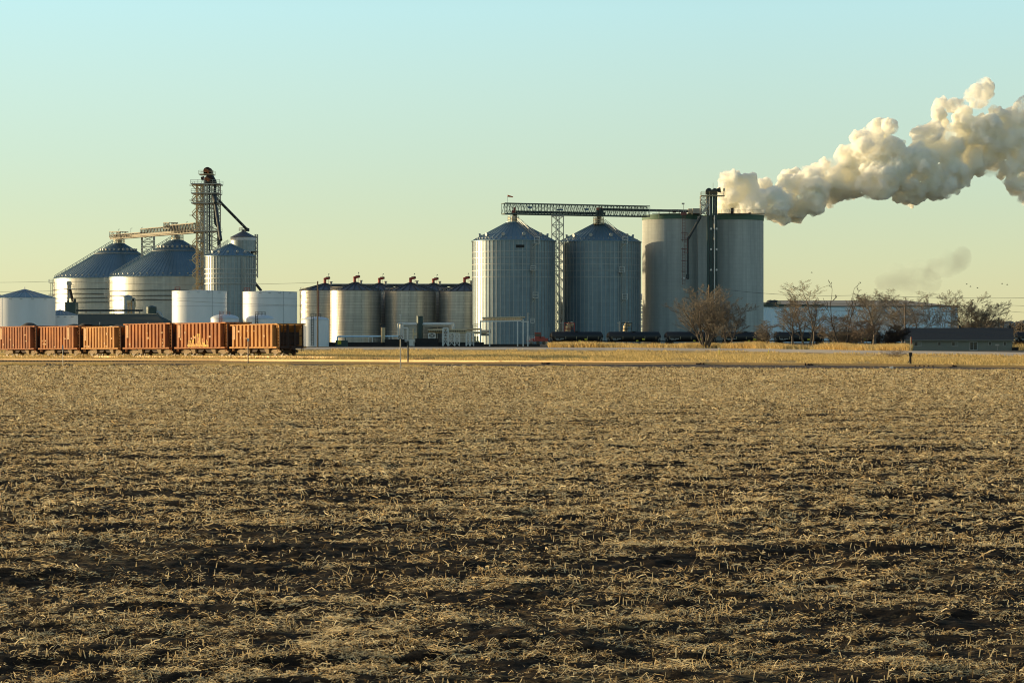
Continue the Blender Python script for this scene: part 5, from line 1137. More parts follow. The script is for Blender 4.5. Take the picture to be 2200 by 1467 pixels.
for k, (px_, lab) in enumerate(((1172, "dark switch rod and bolts beside the main rail, middle of the track"), (1504, "dark rusty switch machine parts beside the rail below the big bare tree"), (1738, "dark low frog hardware on the rail below the tall pale tree"), (1990, "row of dark joint bars on the rail just right of the switch stand"), (2046, "small dark rail clamp at the foot of the grey house view"))):
    D = float(D_A(px_)) - 1.0; t = thing("rail_hardware", lab, "track hardware", (WX(px_, D), D, float(z_A(px_)) - .2)); b = B(); rr = random.Random(k)
    for i in range(6): b.box((i - 2.5) * .12 * (3 if k == 3 else 1), 0, rr.uniform(.02, .1), .1, .2, rr.uniform(.1, .28))
    b.build("bolts", M['rust_dark'], t)
    b = B(); b.box(0, 0, -.03, .8 * (3 if k == 3 else 1), .3, .06); b.build("base_plate", M['rust_dark'], t)

# ------------------------------------------------------------------ bare trees
def grow(rng, segs, p, d, L, r, depth, P):
    """one branch: it bends, tapers to a point and sends side branches off all along it"""
    n = {4: 8, 3: 6, 2: 5, 1: 4, 0: 2}.get(depth, 8)
    o = p; nk = 0; wob = P['wob'] * (1, .6, .8, 1, 1, 1)[min(depth, 5)]
    for i in range(n):
        d = (d + Vector((rng.gauss(0, wob), rng.gauss(0, wob), rng.gauss(0, wob * .5) + P['up']))).normalized()
        q_ = o + d * (L / n); r1 = r * (1 - .8 * (i + 1) / n); r0_ = r * (1 - .8 * i / n)
        segs.append((o, q_, r0_, r1, depth)); o = q_
        if depth > 0 and i >= (1 if depth >= 4 else 0):
            for _ in range(P['per'] * (2 if depth in P.get('dbl', (4,)) and P['side'] > .5 else 1)):
                if rng.random() > P['side']: continue
                nk += 1; ax = d.orthogonal().normalized(); ax.rotate(Matrix.Rotation(nk * 2.4 + rng.uniform(-.5, .5), 3, d)); dd = (d + ax * math.tan(math.radians(rng.uniform(*P['ang'])))).normalized()
                t_ = i / n; shape = (1 - P['cone'] * t_) if depth >= 4 else (1 - .5 * t_)
                grow(rng, segs, o, dd, L * P['ratio'] * (1.1 if depth <= 2 else 1) * rng.uniform(.65, 1.15) * shape, max(r1 * .62, .006), depth - 1, P)
def segs_mesh(name, segs, mat_, parent, rmin):
    if not segs: return
    n = len(segs); A = np.array([s_[0] for s_ in segs]); Bq = np.array([s_[1] for s_ in segs]); R0 = np.maximum([s_[2] for s_ in segs], rmin); R1 = np.maximum([s_[3] for s_ in segs], rmin)
    d = Bq - A; d /= np.linalg.norm(d, axis=1, keepdims=True) + 1e-9; up = np.where(np.abs(d[:, 2:3]) < .9, np.array([[0, 0, 1.]]), np.array([[0, 1., 0]])); a = np.cross(d, up); a /= np.linalg.norm(a, axis=1, keepdims=True); c = np.cross(a, d)
    ns = 6 if name == "trunk" else 3; V = np.zeros((n, 2 * ns, 3))
    for i in range(ns):
        th_ = 2 * PI * i / ns; o = a * math.cos(th_) + c * math.sin(th_); V[:, i] = A + o * R0[:, None]; V[:, ns + i] = Bq + o * R1[:, None]
    base = (np.arange(n) * 2 * ns)[:, None]; F = []
    for i in range(ns): F.append(base + np.array([[i, (i + 1) % ns, ns + (i + 1) % ns, ns + i]]))
    F = np.stack(F, 1).reshape(-1, 4); o = np_mesh(name, V.reshape(-1, 3), F, mat_, smooth=(ns == 6)); o.parent = parent; return o
KIND = {
 'fan': dict(wob=.045, up=.06, side=.85, per=1, ang=(12, 34), ratio=.52, cone=.6),
 'round': dict(dbl=(4, 3), wob=.07, up=.07, side=.92, per=1, ang=(26, 52), ratio=.50, cone=.55),
 'spread': dict(dbl=(4, 2), wob=.10, up=.065, side=.88, per=1, ang=(24, 50), ratio=.54, cone=.5),
 'stag': dict(wob=.20, up=.08, side=.42, per=1, ang=(20, 45), ratio=.45, cone=.5),
 'knob': dict(wob=.08, up=.05, side=.9, per=2, ang=(35, 70), ratio=.24, cone=0)}
def tree(label, px, D, y_base, y_top, hw, kind, seed, stems=1, depth=4, trunkfrac=.2, mt='twig', r0=.2, rmin=.017, lean=0.0, cx=0.0, name="bare_tree"):
    rng = random.Random(seed); s = D / FPX; H = (y_base - y_top) * s; z0 = WZ(y_base, D); t = thing(name, label, "tree", (WX(px, D), D, z0), "bare winter trees along the road")
    segs = []; P = KIND[kind]
    for k in range(stems):
        a = 2 * PI * k / stems + rng.uniform(-.4, .4); sp = 0 if stems == 1 else rng.uniform(.12, .42)
        d = Vector((math.cos(a) * sp + lean, math.sin(a) * sp, 1)).normalized(); p0 = Vector((math.cos(a) * .12 * (stems > 1), math.sin(a) * .12 * (stems > 1), -.15))
        L = H * rng.uniform(.8, 1.05); Lt = H * trunkfrac * (.35 if stems > 1 else .6); rr = r0 if stems == 1 else r0 * rng.uniform(.5, .8)
        segs.append((p0, p0 + d * Lt, rr * 1.25, rr, depth + 1)); grow(rng, segs, p0 + d * Lt, d, L, rr, depth, P)
    pts = np.array([list(s_[1]) for s_ in segs]); zt = np.percentile(pts[:, 2], 99.7); fz = H / zt
    xs = pts[:, 0]; xm = (np.percentile(xs, 1) + np.percentile(xs, 99)) / 2; half = max(.3, (np.percentile(xs, 98.5) - np.percentile(xs, 1.5)) / 2); fx = min(2.6, max(.35, hw * 1.2 * s / half))
    def T(v):
        k = min(1, max(0, v.z / zt)); return Vector(((v.x - xm * k) * (1 + (fx - 1) * k ** .4) + cx * s * k, v.y * (1 + (fx - 1) * k ** .4), v.z * fz))
    segs = [(T(a), T(b_), r_, q_, dp) for a, b_, r_, q_, dp in segs]
    segs_mesh("trunk", [x for x in segs if x[4] >= depth - 1], M['bark'] if mt != 'dark' else M['bark_dark'], t, rmin)
    segs_mesh("crown", [x for x in segs if x[4] < depth - 1], M[mt] if mt != 'dark' else M['bark_dark'], t, rmin)
    return t
tree("large multi-stemmed bare tree with dense brown upright twigs in front of the concrete silos", 1517, 388, 751, 614, 56, 'fan', 3, stems=10, depth=4, trunkfrac=.20, mt='twig', r0=.26)
tree("low spreading bare tree with forked trunk right beside the big multi-stemmed tree", 1563, 384, 751, 652, 42, 'round', 5, stems=2, depth=4, trunkfrac=.18, mt='twig', cx=6)
tree("small round-crowned bare tree standing alone before the warehouse wall", 1646.5, 374, 752, 688, 24, 'round', 8, depth=4, trunkfrac=.30, mt='twig', r0=.13)
tree("bare tree with loose pale crown just left of the tallest pale tree", 1704, 372, 753.5, 642, 40, 'round', 11, depth=4, trunkfrac=.24, mt='twig', r0=.2)
tree("bare tree with thick dark short trunk under the tallest pale tree", 1731, 372, 754, 628, 34, 'fan', 14, stems=2, depth=4, trunkfrac=.2, mt='twig', r0=.26)
tree("tallest pale bare tree with fan of long upright branches", 1746, 368, 754.5, 602, 46, 'fan', 17, depth=4, trunkfrac=.24, mt='twig_tan', r0=.17, cx=-6)
tree("tan bushy bare tree right of the tallest pale tree", 1787, 368, 755, 676, 34, 'round', 20, depth=4, trunkfrac=.25, mt='twig_tan', r0=.15)
tree("gnarled stag-headed bare tree with few thick crooked limbs above the clump", 1812, 366, 755, 601, 36, 'stag', 23, stems=2, depth=4, trunkfrac=.34, mt='dark', r0=.19, rmin=.03)
tree("leaning bare trunk ending in a small twiggy knob against the sky", 1818, 371, 755, 617, 12, 'knob', 26, depth=3, trunkfrac=.85, mt='dark', r0=.11, rmin=.02, cx=20)
tree("reddish round bushy bare tree with dark trunk next to the dense one", 1850, 352, 758, 682, 38, 'round', 29, depth=4, trunkfrac=.25, mt='twig_red', r0=.15)
tree("bare tree with round top and shaggy dark trunk base, left of the house", 1875, 354, 758, 621, 36, 'spread', 32, depth=4, trunkfrac=.30, mt='twig', r0=.28)
tree("wide bare tree with swept dark limbs rising at the left end of the house roof", 1948, 428, 752, 621, 66, 'spread', 35, stems=4, depth=4, trunkfrac=.26, mt='twig', r0=.24, cx=-6)
tree("slim bare tree with upright tip rising behind the house roof", 2015, 430, 750, 623, 30, 'fan', 38, stems=2, depth=4, trunkfrac=.26, mt='twig', r0=.15)
tree("broad bare tree with curved dark limbs behind the right half of the house roof", 2094, 432, 750, 627, 58, 'spread', 41, stems=5, depth=4, trunkfrac=.24, mt='twig', r0=.2, cx=2)
tree("low dark bare bush filling the gap under the reddish bushy tree", 1825, 374, 755, 700, 50, 'round', 44, stems=5, depth=4, trunkfrac=.18, mt='twig', r0=.1)
tree("low dark bare bush beside the left end of the house", 1910, 380, 756, 698, 36, 'round', 47, stems=4, depth=4, trunkfrac=.18, mt='dark', r0=.1)
tree("leafless low shrub in the grass bank left of the switch stand", 1925, 262, 777, 747, 24, 'round', 50, stems=4, depth=3, trunkfrac=.3, mt='twig_tan', r0=.03, rmin=.008, name="bare_shrub")
tree("single crooked dry weed stalk sticking up in the grass bank before the big tree", 1457, 330, 767, 744, 5, 'stag', 53, depth=2, trunkfrac=.4, mt='dark', r0=.03, rmin=.012, name="dry_weed")
tree("dark brush beyond the right end of the grey house", 2200, 420, 754, 732, 26, 'round', 56, stems=6, depth=4, trunkfrac=.2, mt='dark', r0=.06, name="bare_shrub")
tree("thin twiggy tree rising between the knobbed and the round-topped tree", 1856, 500, 745, 640, 30, 'fan', 59, stems=2, depth=4, trunkfrac=.25, mt='twig', r0=.12, rmin=.016)
def treeline():
    rng = random.Random(77); segs = []
    for k in range(90):
        px_ = rng.uniform(2085, 2600); D = rng.uniform(1500, 1800); H = (rng.uniform(22, 40) + 8 * math.sin(px_ / 30)) * D / FPX
        p = Vector((WX(px_, D), D, 0)); n0 = len(segs); sub = []
        grow(rng, sub, p, Vector((rng.uniform(-.1, .1), 0, 1)).normalized(), H * .9, .3, 3, KIND['round']); segs += sub
    o = segs_mesh("treeline", segs, M['bark'], None, .16); tag(o, "distant bare tree line beyond the plant at the photo's right edge", "tree line", kind="stuff")
treeline()
b = B(); rr = random.Random(4)
for k in range(60):
    px_ = 2080 + k * 12; D = 1850 + rr.uniform(0, 60); b.lathe([(rr.uniform(9, 16), 0), (rr.uniform(9, 16), rr.uniform(6, 12)), (3, rr.uniform(12, 16)), (.1, 15)], 9, (WX(px_, D), D))
tag(b.build("far_woods", mat("hazy_far_wood", (.22, .20, .16), .9, 0, (.15, .14, .12), .05)), "hazy mass of woods on the horizon behind the house", "woods", kind="stuff")

# birds
for k, (px_, y_) in enumerate(((1744, 586), (2077, 611), (2085, 616), (2100, 619), (2153, 610), (2164, 612))):
    D = 300; t = thing("bird", "tiny dark bird in the sky over the right-hand trees" if k else "single tiny bird right of the concrete silos", "bird", (WX(px_, D), D, WZ(y_, D)), "birds over the trees")
    b = B(); b.tube((-.14, 0, 0), (.0, 0, .01), .01, .035, 6); b.tube((0, 0, .01), (.14, 0, .02), .035, .012, 6); b.build("body", M['black_matt'], t)
    for sg in (-1, 1): b = B(); b.add([(-.05, 0, .02), (.06, 0, .02), (.02, .2 * sg, .11), (-.03, .2 * sg, .10), (-.02, .34 * sg, .06)], [(0, 1, 2, 3), (2, 3, 4)]); b.build("wing", M['black_matt'], t)

# ------------------------------------------------------------------ straw, grass, rocks
def tone_mat(name, stopsc, rough=.8, trans=0.0):
    m = bpy.data.materials.new(name); m.use_nodes = True; n, l = m.node_tree.nodes, m.node_tree.links; p = n["Principled BSDF"]; p.inputs["Roughness"].default_value = rough; p.inputs["Specular IOR Level"].default_value = .25
    a = n.new("ShaderNodeAttribute"); a.attribute_name = "tone"; r = n.new("ShaderNodeValToRGB"); e = r.color_ramp.elements
    e[0].position, e[0].color = stopsc[0][0], (*stopsc[0][1], 1); e[1].position, e[1].color = stopsc[-1][0], (*stopsc[-1][1], 1)
    for p_, c in stopsc[1:-1]: k = e.new(p_); k.color = (*c, 1)
    l.new(a.outputs["Fac"], r.inputs[0]); l.new(r.outputs[0], p.inputs["Base Color"])
    tl = n.new("ShaderNodeBsdfTranslucent"); l.new(r.outputs[0], tl.inputs[0]); mx = n.new("ShaderNodeMixShader"); mx.inputs[0].default_value = .40
    l.new(p.outputs[0], mx.inputs[1]); l.new(tl.outputs[0], mx.inputs[2]); l.new(mx.outputs[0], n["Material Output"].inputs[0])
    return m
M['straw'] = tone_mat("pale_straw", [(0, (.03, .02, .012)), (.38, (.16, .105, .05)), (.62, (.72, .50, .23)), (1, (.98, .82, .50))], .7)
M['grass'] = tone_mat("dry_golden_grass", [(0, (.20, .14, .05)), (.4, (.58, .41, .155)), (1, (.90, .70, .34))], .85)
def field_z(X, Y): return relief(X, Y)
def scatter_straw(N):
    u = RNG.random(N); D0, D1 = 13.5, 196.0; D = D0 + (D1 - D0) * u ** 1.55
    a = RNG.uniform(-.262, .262, N); X, Y = a * D, D
    lim = D_A(X / Y * FPX + 1100) - 6.5
    cover = fbm(X / 1.6, Y / .7, 21, 3) * .7 + fbm(X / 9, Y / 3.5, 31, 2) * .3
    patch = fbm(X / .27, Y / .15, 61, 3)
    keep = (Y < lim) & (RNG.random(N) < np.clip((cover - .40) * 2.6 + .5 - np.clip((50 - D) / 90, 0, .28) + np.clip((D - 50) / 160, 0, .5), .05, 1) * np.clip((patch - .50 + np.clip((D - 40) / 400, 0, .3)) * 14 + .30, .03, 1))
    X, Y, D = X[keep], Y[keep], D[keep]; N = len(X)
    th_ = RNG.normal(0, .9, N) + np.where(RNG.random(N) < .5, 0, PI); L = np.clip(RNG.lognormal(-2.7, .55, N), .02, .32) * (.85 + np.clip(D - 40, 0, 200) / 140)
    wdt = RNG.uniform(.0035, .011, N) * np.where(RNG.random(N) < .22, 2.2, 1) * (.72 + np.clip(D - 20, 0, 200) / 60)
    stand = RNG.random(N) < .09
    pit = np.where(stand, RNG.uniform(.6, 1.5, N), np.abs(RNG.normal(0, .22, N)))
    L = np.where(stand, np.minimum(L, .11 * (1 + D / 150)), L)
    dx, dy, dz = np.cos(th_) * np.cos(pit), np.sin(th_) * np.cos(pit), np.sin(pit)
    z0 = field_z(X, Y) + np.where(stand, -.005, RNG.uniform(-.002, .035, N))
    roll = RNG.uniform(-1.2, 1.2, N); wx, wy, wz = -np.sin(th_) * np.cos(roll), np.cos(th_) * np.cos(roll), np.abs(np.sin(roll)) + .3
    wn_ = np.sqrt(wx ** 2 + wy ** 2 + wz ** 2); wdt = wdt * np.clip(D / 32, .62, 1); L = L * np.clip(D / 30, .72, 1); hw = wdt / 2
    # standing ones face sideways
    wx = np.where(stand, 1.0, wx / wn_) * hw; wy = np.where(stand, 0.2, wy / wn_) * hw; wz = np.where(stand, 0.0, wz / wn_) * hw
    P0 = np.stack([X - dx * L / 2, Y - dy * L / 2, z0 + np.where(stand, 0, 0)], -1); P2 = np.stack([X + dx * L / 2, Y + dy * L / 2, z0 + dz * L], -1)
    P1 = (P0 + P2) / 2 + np.stack([RNG.normal(0, .12, N) * L, RNG.normal(0, .12, N) * L, np.abs(RNG.normal(0, .14, N)) * L * (~stand)], -1)
    Wv = np.stack([wx, wy, wz], -1); V = np.stack([P0 - Wv, P0 + Wv, P1 - Wv, P1 + Wv, P2 - Wv * .7, P2 + Wv * .7], 1)
    b_ = (np.arange(N) * 6)[:, None, None]; F = (b_ + np.array([[[0, 2, 3, 1], [2, 4, 5, 3]]])).reshape(-1, 4)
    tone = np.clip(RNG.normal(.63, .36, N) + (cover[keep] - .5) * .5, 0, 1)
    o = np_mesh("straw_residue", V.reshape(-1, 3), F, M['straw'], attr=np.repeat(tone, 6)); tag(o, "pale broken straw scattered over the whole tilled field", "straw", kind="stuff")
def stubble_rows():
    Xs, Ys = [], []
    y = 14.0
    while y < 75:
        n = int(.54 * y / .045); x = RNG.uniform(-.27 * y, .27 * y, n); yy = y + x * .045 + RNG.normal(0, .025, n)
        keep = RNG.random(n) < np.clip((fbm(x / 1.6, yy / 1.2, 55, 2) - .42) * 3.2, 0, .8); Xs.append(x[keep]); Ys.append(yy[keep]); y += .78
    X, Y = np.concatenate(Xs), np.concatenate(Ys); N = len(X); H = RNG.uniform(.03, .095, N); lx_, ly_ = RNG.normal(0, .3, N), RNG.normal(0, .3, N); w = RNG.uniform(.003, .006, N) * (1 + np.clip(Y - 25, 0, 99) / 50)
    z = field_z(X, Y) - .01; V = np.zeros((N, 4, 3))
    V[:, 0] = np.stack([X - w, Y, z], -1); V[:, 1] = np.stack([X + w, Y + w * .4, z], -1); V[:, 2] = np.stack([X + w * .8 + lx_ * H, Y + ly_ * H, z + H], -1); V[:, 3] = np.stack([X - w * .8 + lx_ * H, Y + ly_ * H, z + H], -1)
    F = np.arange(N * 4).reshape(-1, 4); o = np_mesh("standing_stubble", V.reshape(-1, 3), F, M['straw'], attr=np.repeat(np.clip(RNG.normal(.6, .2, N), 0, 1), 4)); tag(o, "short upright stubble stems standing in rows in the near field", "stubble", kind="stuff")
scatter_straw(2100000)
stubble_rows()
def grass_patch(name, label, N, sampler, hmin, hmax, wmin, wmax, tone_mu=.5, lean=-.35, mm=None):
    X, Y, Z, hs = sampler(N); N = len(X); H = RNG.uniform(hmin, hmax, N) * hs; w = RNG.uniform(wmin, wmax, N); lx_ = RNG.normal(lean, .3, N) * H; ly_ = RNG.normal(0, .3, N) * H; th_ = RNG.uniform(-1.1, 1.1, N)
    c, s_ = np.cos(th_) * w, np.sin(th_) * w; V = np.zeros((N, 5, 3))
    V[:, 0] = np.stack([X - c, Y - s_, Z - .05], -1); V[:, 1] = np.stack([X + c, Y + s_, Z - .05], -1); V[:, 2] = np.stack([X + c * .7 + lx_ * .35, Y + s_ * .7 + ly_ * .35, Z + H * .6], -1); V[:, 3] = np.stack([X + lx_, Y + ly_, Z + H], -1); V[:, 4] = np.stack([X - c * .7 + lx_ * .35, Y - s_ * .7 + ly_ * .35, Z + H * .6], -1)
    F = (np.arange(N) * 5)[:, None] + np.array([[0, 1, 2, 4]]); F2 = (np.arange(N) * 5)[:, None] + np.array([[4, 2, 3, 3]])
    F2 = (np.arange(N) * 5)[:, None] + np.array([[4, 2, 3]])
    me = bpy.data.meshes.new(name); V = V.reshape(-1, 3); me.vertices.add(len(V)); me.vertices.foreach_set("co", V.astype(np.float32).ravel()); li = np.concatenate([F.ravel(), F2.ravel()]).astype(np.int32); me.loops.add(len(li)); me.loops.foreach_set("vertex_index", li)
    st = np.concatenate([np.arange(0, N * 4, 4), N * 4 + np.arange(0, N * 3, 3)]).astype(np.int32); me.polygons.add(2 * N); me.polygons.foreach_set("loop_start", st)
    a = me.attributes.new("tone", 'FLOAT', 'POINT'); a.data.foreach_set("value", np.repeat(np.clip(RNG.normal(tone_mu, .22, N), 0, 1), 5).astype(np.float32)); me.update(calc_edges=True); me.materials.append(mm or M['grass'])
    o = bpy.data.objects.new(name, me); COL.objects.link(o); tag(o, label, "grass", kind="stuff"); return o
def zprof(px, D):
    out = np.zeros(len(px)); o = np.argsort(px)
    grid = np.linspace(-700, 2900, 361); cols = [prof(p) for p in grid]; gi = np.clip(((px + 700) / 10).round().astype(int), 0, 360)
    for g in np.unique(gi): m_ = gi == g; Ds, zs = cols[g]; out[m_] = np.interp(D[m_], Ds, zs)
    return out
def strip_sampler(f0, f1, p0=-250, p1=2450, noise=(8, 3, .42, 3.5), seed=5, hvar=True):
    def f(N):
        px_ = RNG.uniform(p0, p1, N); a, b_ = f0(px_), f1(px_); D = a + (b_ - a) * RNG.random(N); X = (px_ - 1100) / FPX * D
        nz = fbm(X / noise[0], D / noise[1], seed, 3); keep = RNG.random(N) < np.clip((nz - noise[2]) * noise[3] + .3, .02, 1); px_, D, X, nz = px_[keep], D[keep], X[keep], nz[keep]
        return X, D, zprof(px_, D), (.5 + nz * 1.0 if hvar else np.ones(len(X)))
    return f
grass_patch("dry_grass", "dry golden grass fringe between the field and the railway", 60000, strip_sampler(lambda p: D_A(p) - 14, lambda p: D_A(p) - 6.6, p1=1350, noise=(3, 3, .50, 7)), .05, .22, .008, .02, .55)
grass_patch("dry_grass", "thin dry grass tufts at the foot of the dark ballast slope", 14000, strip_sampler(lambda p: D_A(p) - 15, lambda p: D_A(p) - 7.5, p0=1350, noise=(3, 3, .55, 8)), .05, .20, .008, .02, .5)
grass_patch("dry_grass", "matted golden grass covering the bank between tracks and road", 230000, strip_sampler(lambda p: np.maximum(D_A(p) + 4, D_B(p) + 3.2), lambda p: road_front(p) - .5, noise=(3.2, 7, .47, 9)), .08, .36, .02, .05, .5)
grass_patch("tall_dry_grass", "tall golden grass standing between the road and the tank cars", 60000, strip_sampler(lambda p: road_front(p) + ROADW + 3, lambda p: road_front(p) + ROADW + 24, 1180, 1960, noise=(7, 6, .40, 4)), .45, 1.15, .03, .06, .6)
grass_patch("tall_dry_grass", "golden grass mound beside and beyond the grey house", 14000, strip_sampler(lambda p: p * 0 + 405, lambda p: p * 0 + 440, 1880, 2450, noise=(7, 6, .40, 4)), .5, 1.3, .03, .06, .6)
def between_rails(N):
    px_ = RNG.uniform(-250, 2450, N); D = D_A(px_) + RNG.uniform(-.62, 2.2, N); X = (px_ - 1100) / FPX * D; nz = fbm(X / 2.5, D / 2, 19, 2); k = RNG.random(N) < np.clip((nz - .3) * 3, .1, 1)
    return X[k], D[k], z_A(px_[k]) - .24, np.ones(k.sum()) * (.7 + nz[k] * .6)
grass_patch("track_grass", "low pale golden grass growing between the rails of the main track", 42000, between_rails, .14, .30, .008, .02, .72)  # added grass: its gold blades imitate the sun's shine on the rails
def spur_sampler(N):
    P = np.array([(p[0], p[1], p[2]) for p in sp]); k = RNG.integers(0, len(P) - 1, N); u = RNG.random(N)[:, None]; Q = P[k] + (P[k + 1] - P[k]) * u; Q[:, 0] += RNG.normal(-.9, .8, N); Q[:, 1] += RNG.normal(-1.2, .7, N)
    return Q[:, 0], Q[:, 1], Q[:, 2] - .35, np.ones(N) * (.6 + fbm(Q[:, 0] / 2, Q[:, 1] / 2, 8, 2))
grass_patch("weeds", "dry weeds growing along the spur track under the hopper cars", 5000, spur_sampler, .2, .6, .012, .03, .45)
def rocks():
    N = 60000; px_ = RNG.uniform(-250, 2450, N); D = D_A(px_) - RNG.uniform(1.9, 7.2, N); X = (px_ - 1100) / FPX * D; keep = RNG.random(N) < .35 + .65 * np.clip((px_ - 700) / 900, 0, 1); px_, D, X = px_[keep], D[keep], X[keep]; N = len(X)
    Z = zprof(px_, D); r = RNG.uniform(.03, .075, N); off = np.array([[1, 0, 0], [0, 1, 0], [-1, 0, 0], [0, -1, 0], [0, 0, 1], [0, 0, -1]], float)[None] * RNG.uniform(.6, 1.3, (N, 6, 1)) * r[:, None, None]
    V = np.stack([X, D, Z + r * .4], -1)[:, None, :] + off + RNG.normal(0, .2, (N, 6, 3)) * r[:, None, None]
    T = np.array([[0, 1, 4], [1, 2, 4], [2, 3, 4], [3, 0, 4], [1, 0, 5], [2, 1, 5], [3, 2, 5], [0, 3, 5]]); F = ((np.arange(N) * 6)[:, None, None] + T[None]).reshape(-1, 3)
    o = np_mesh("ballast_rocks", V.reshape(-1, 3), F, M['rock'], nper=3); tag(o, "dark grey ballast stones on the slope of the railway bed", "ballast", kind="stuff")
rocks()

# ------------------------------------------------------------------ steam
def steam_mat(name, dens, skin, col=(1, 1, 1), noise=True, nscale=.15):
    m = bpy.data.materials.new(name); m.use_nodes = True; n, l = m.node_tree.nodes, m.node_tree.links; n.clear(); out = n.new("ShaderNodeOutputMaterial")
    tr = n.new("ShaderNodeBsdfTransparent"); df = n.new("ShaderNodeBsdfTranslucent"); df.inputs[0].default_value = (.9, .9, .9, 1); mx = n.new("ShaderNodeMixShader"); mx.inputs[0].default_value = skin
    l.new(tr.outputs[0], mx.inputs[1]); l.new(df.outputs[0], mx.inputs[2]); l.new(mx.outputs[0], out.inputs[0])
    v = n.new("ShaderNodeVolumePrincipled"); v.inputs["Color"].default_value = (*col, 1); v.inputs["Anisotropy"].default_value = 0.0; v.inputs["Density"].default_value = dens; l.new(v.outputs[0], out.inputs[1])
    if noise:
        tc = n.new("ShaderNodeTexCoord"); no = n.new("ShaderNodeTexNoise"); no.inputs["Scale"].default_value = nscale; no.inputs["Detail"].default_value = 7; no.inputs["Roughness"].default_value = .62; l.new(tc.outputs["Object"], no.inputs["Vector"])
        mr_ = n.new("ShaderNodeMapRange"); mr_.inputs[1].default_value = .45; mr_.inputs[2].default_value = .60; mr_.inputs[3].default_value = dens * .03; mr_.inputs[4].default_value = dens; l.new(no.outputs["Fac"], mr_.inputs[0]); l.new(mr_.outputs[0], v.inputs["Density"])
    return m
def steam(name, label, blobs, D, mat_, vox, disp, dep=1.0, seed=1, kids=14, cat="steam plume"):
    rng = random.Random(seed); s = D / FPX; bx0, bz0 = WX(blobs[0][0], D), WZ(blobs[0][1], D); vs, fs = [], []
    import bmesh
    bm = bmesh.new(); bmesh.ops.create_icosphere(bm, subdivisions=3, radius=1); sv = np.array([v.co[:] for v in bm.verts]); sf = np.array([[v.index for v in f.verts] for f in bm.faces]); bm.free()
    allV, allF, n = [], [], 0
    def ball(x, y, z, r):
        nonlocal n
        allV.append(sv * r + np.array([x, y, z])); allF.append(sf + n); n += len(sv)
    for bl in blobs:
        px_, py_, r = bl[:3]; yo = bl[3] if len(bl) > 3 else rng.uniform(-7, 7) * dep; x, z, r = WX(px_, D) - bx0, WZ(py_, D) - bz0, r * s * 1.13
        ball(x, yo, z, r)
        for k in range(kids):
            a, b_ = rng.uniform(0, 2 * PI), math.acos(rng.uniform(-.95, .98)); rr = r * rng.uniform(.18, .46); q_ = r * rng.uniform(.78, 1.0)
            cx_, cy_, cz_ = x + q_ * math.sin(b_) * math.cos(a), yo + q_ * math.sin(b_) * math.sin(a), z + q_ * math.cos(b_); ball(cx_, cy_, cz_, rr)
            for k2 in range(3 if kids > 6 else 0):
                a, b_ = rng.uniform(0, 2 * PI), math.acos(rng.uniform(-.9, .98)); r2 = rr * rng.uniform(.3, .5)
                ball(cx_ + rr * .9 * math.sin(b_) * math.cos(a), cy_ + rr * .9 * math.sin(b_) * math.sin(a), cz_ + rr * .9 * math.cos(b_), r2)
    V, F = np.concatenate(allV), np.concatenate(allF); o = np_mesh(name, V, F, mat_, nper=3); o.location = (bx0, D, bz0)
    m_ = o.modifiers.new("remesh", 'REMESH'); m_.mode = 'VOXEL'; m_.voxel_size = vox
    for sz, st in disp:
        tx_ = bpy.data.textures.new("billow", 'CLOUDS'); tx_.noise_scale = sz; tx_.noise_depth = 3; dm = o.modifiers.new("billow", 'DISPLACE'); dm.texture = tx_; dm.strength = st; dm.mid_level = .5; dm.texture_coords = 'LOCAL'
    bpy.context.view_layer.update(); dg = bpy.context.evaluated_depsgraph_get(); me = bpy.data.meshes.new_from_object(o.evaluated_get(dg)); o.modifiers.clear(); o.data = me
    if not me.materials: me.materials.append(mat_)
    tag(o, label, cat); return o
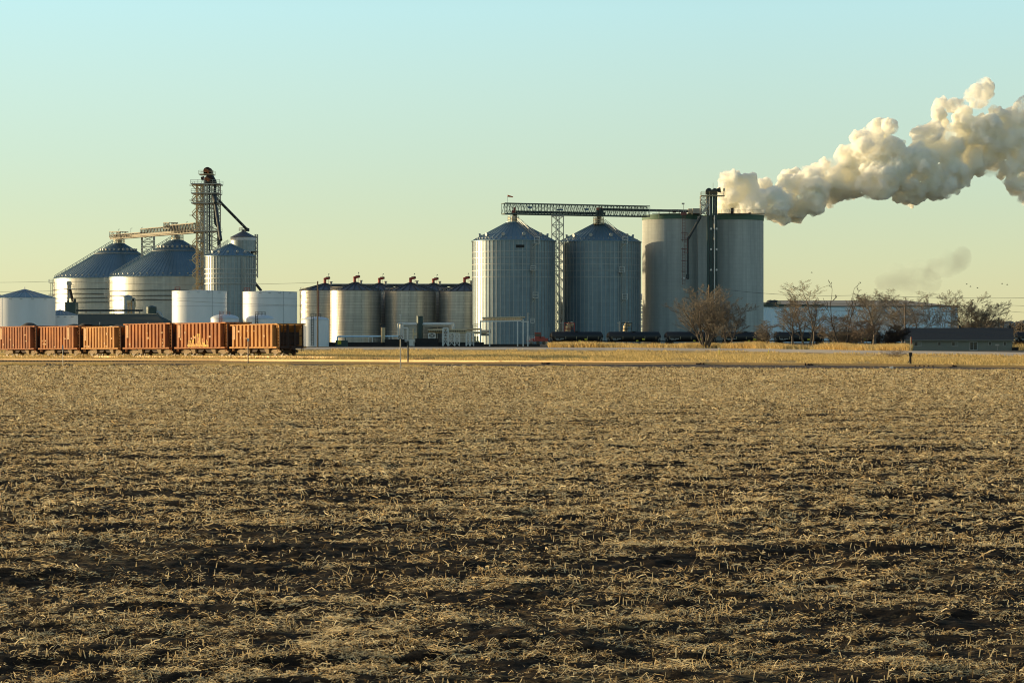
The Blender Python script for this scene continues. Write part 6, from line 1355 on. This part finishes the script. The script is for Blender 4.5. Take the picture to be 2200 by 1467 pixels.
PL = [(1568, 390, 20), (1566, 415, 22), (1575, 440, 30), (1600, 405, 26), (1625, 440, 28), (1640, 398, 18, 12), (1655, 392, 14, 14), (1665, 440, 34), (1680, 455, 18), (1700, 385, 20), (1700, 410, 32), (1708, 440, 28), (1740, 395, 32), (1745, 428, 28), (1775, 378, 30), (1790, 405, 30), (1785, 362, 20),
      (1822, 340, 26), (1830, 385, 38), (1862, 318, 34), (1868, 350, 40), (1890, 282, 22), (1888, 268, 15), (1905, 275, 16), (1885, 390, 38), (1912, 325, 26), (1925, 370, 40), (1955, 402, 34), (1965, 352, 36), (1984, 296, 24), (1996, 290, 20), (2000, 340, 38), (2010, 390, 36), (2030, 325, 36), (2048, 378, 30), (2040, 290, 22),
      (2025, 262, 16), (2012, 246, 14), (2030, 228, 18), (2055, 222, 16), (2072, 238, 14), (2092, 205, 20), (2112, 195, 20), (2120, 208, 16), (2098, 225, 15), (2070, 262, 20), (2082, 300, 34), (2118, 282, 32), (2150, 262, 26), (2178, 252, 22), (2140, 320, 36), (2105, 345, 30), (2185, 300, 36), (2205, 262, 30), (2215, 340, 36),
      (2175, 365, 24), (2190, 400, 20), (2208, 425, 20), (2240, 300, 44), (2250, 380, 40), (2275, 330, 44), (2160, 300, 34), (2128, 330, 30), (2078, 350, 30), (2150, 350, 26), (2068, 325, 26), (2186, 330, 34), (2200, 300, 30), (2175, 395, 20), (1935, 350, 30), (1980, 380, 34), (2200, 235, 24)]
steam("steam_plume", "big billowing white steam plume drifting away behind the concrete silos", PL, 800, steam_mat("white_steam", 2.6, .012, (1.0, .995, .97)), .5, ((6.0, 2.2), (2.0, 1.4), (.8, .5)), seed=3)
steam("smoke_wisp", "faint grey smoke haze drifting low above the bare trees", [(1930, 590, 22), (1970, 585, 24), (2010, 580, 26), (2045, 570, 24), (2070, 555, 20), (1950, 610, 24), (1990, 605, 24), (1900, 605, 16)], 980, steam_mat("thin_smoke", .04, .01, (.36, .36, .36), True, .06), 2.0, ((8.0, 6.0),), seed=9, kids=5, cat="smoke")
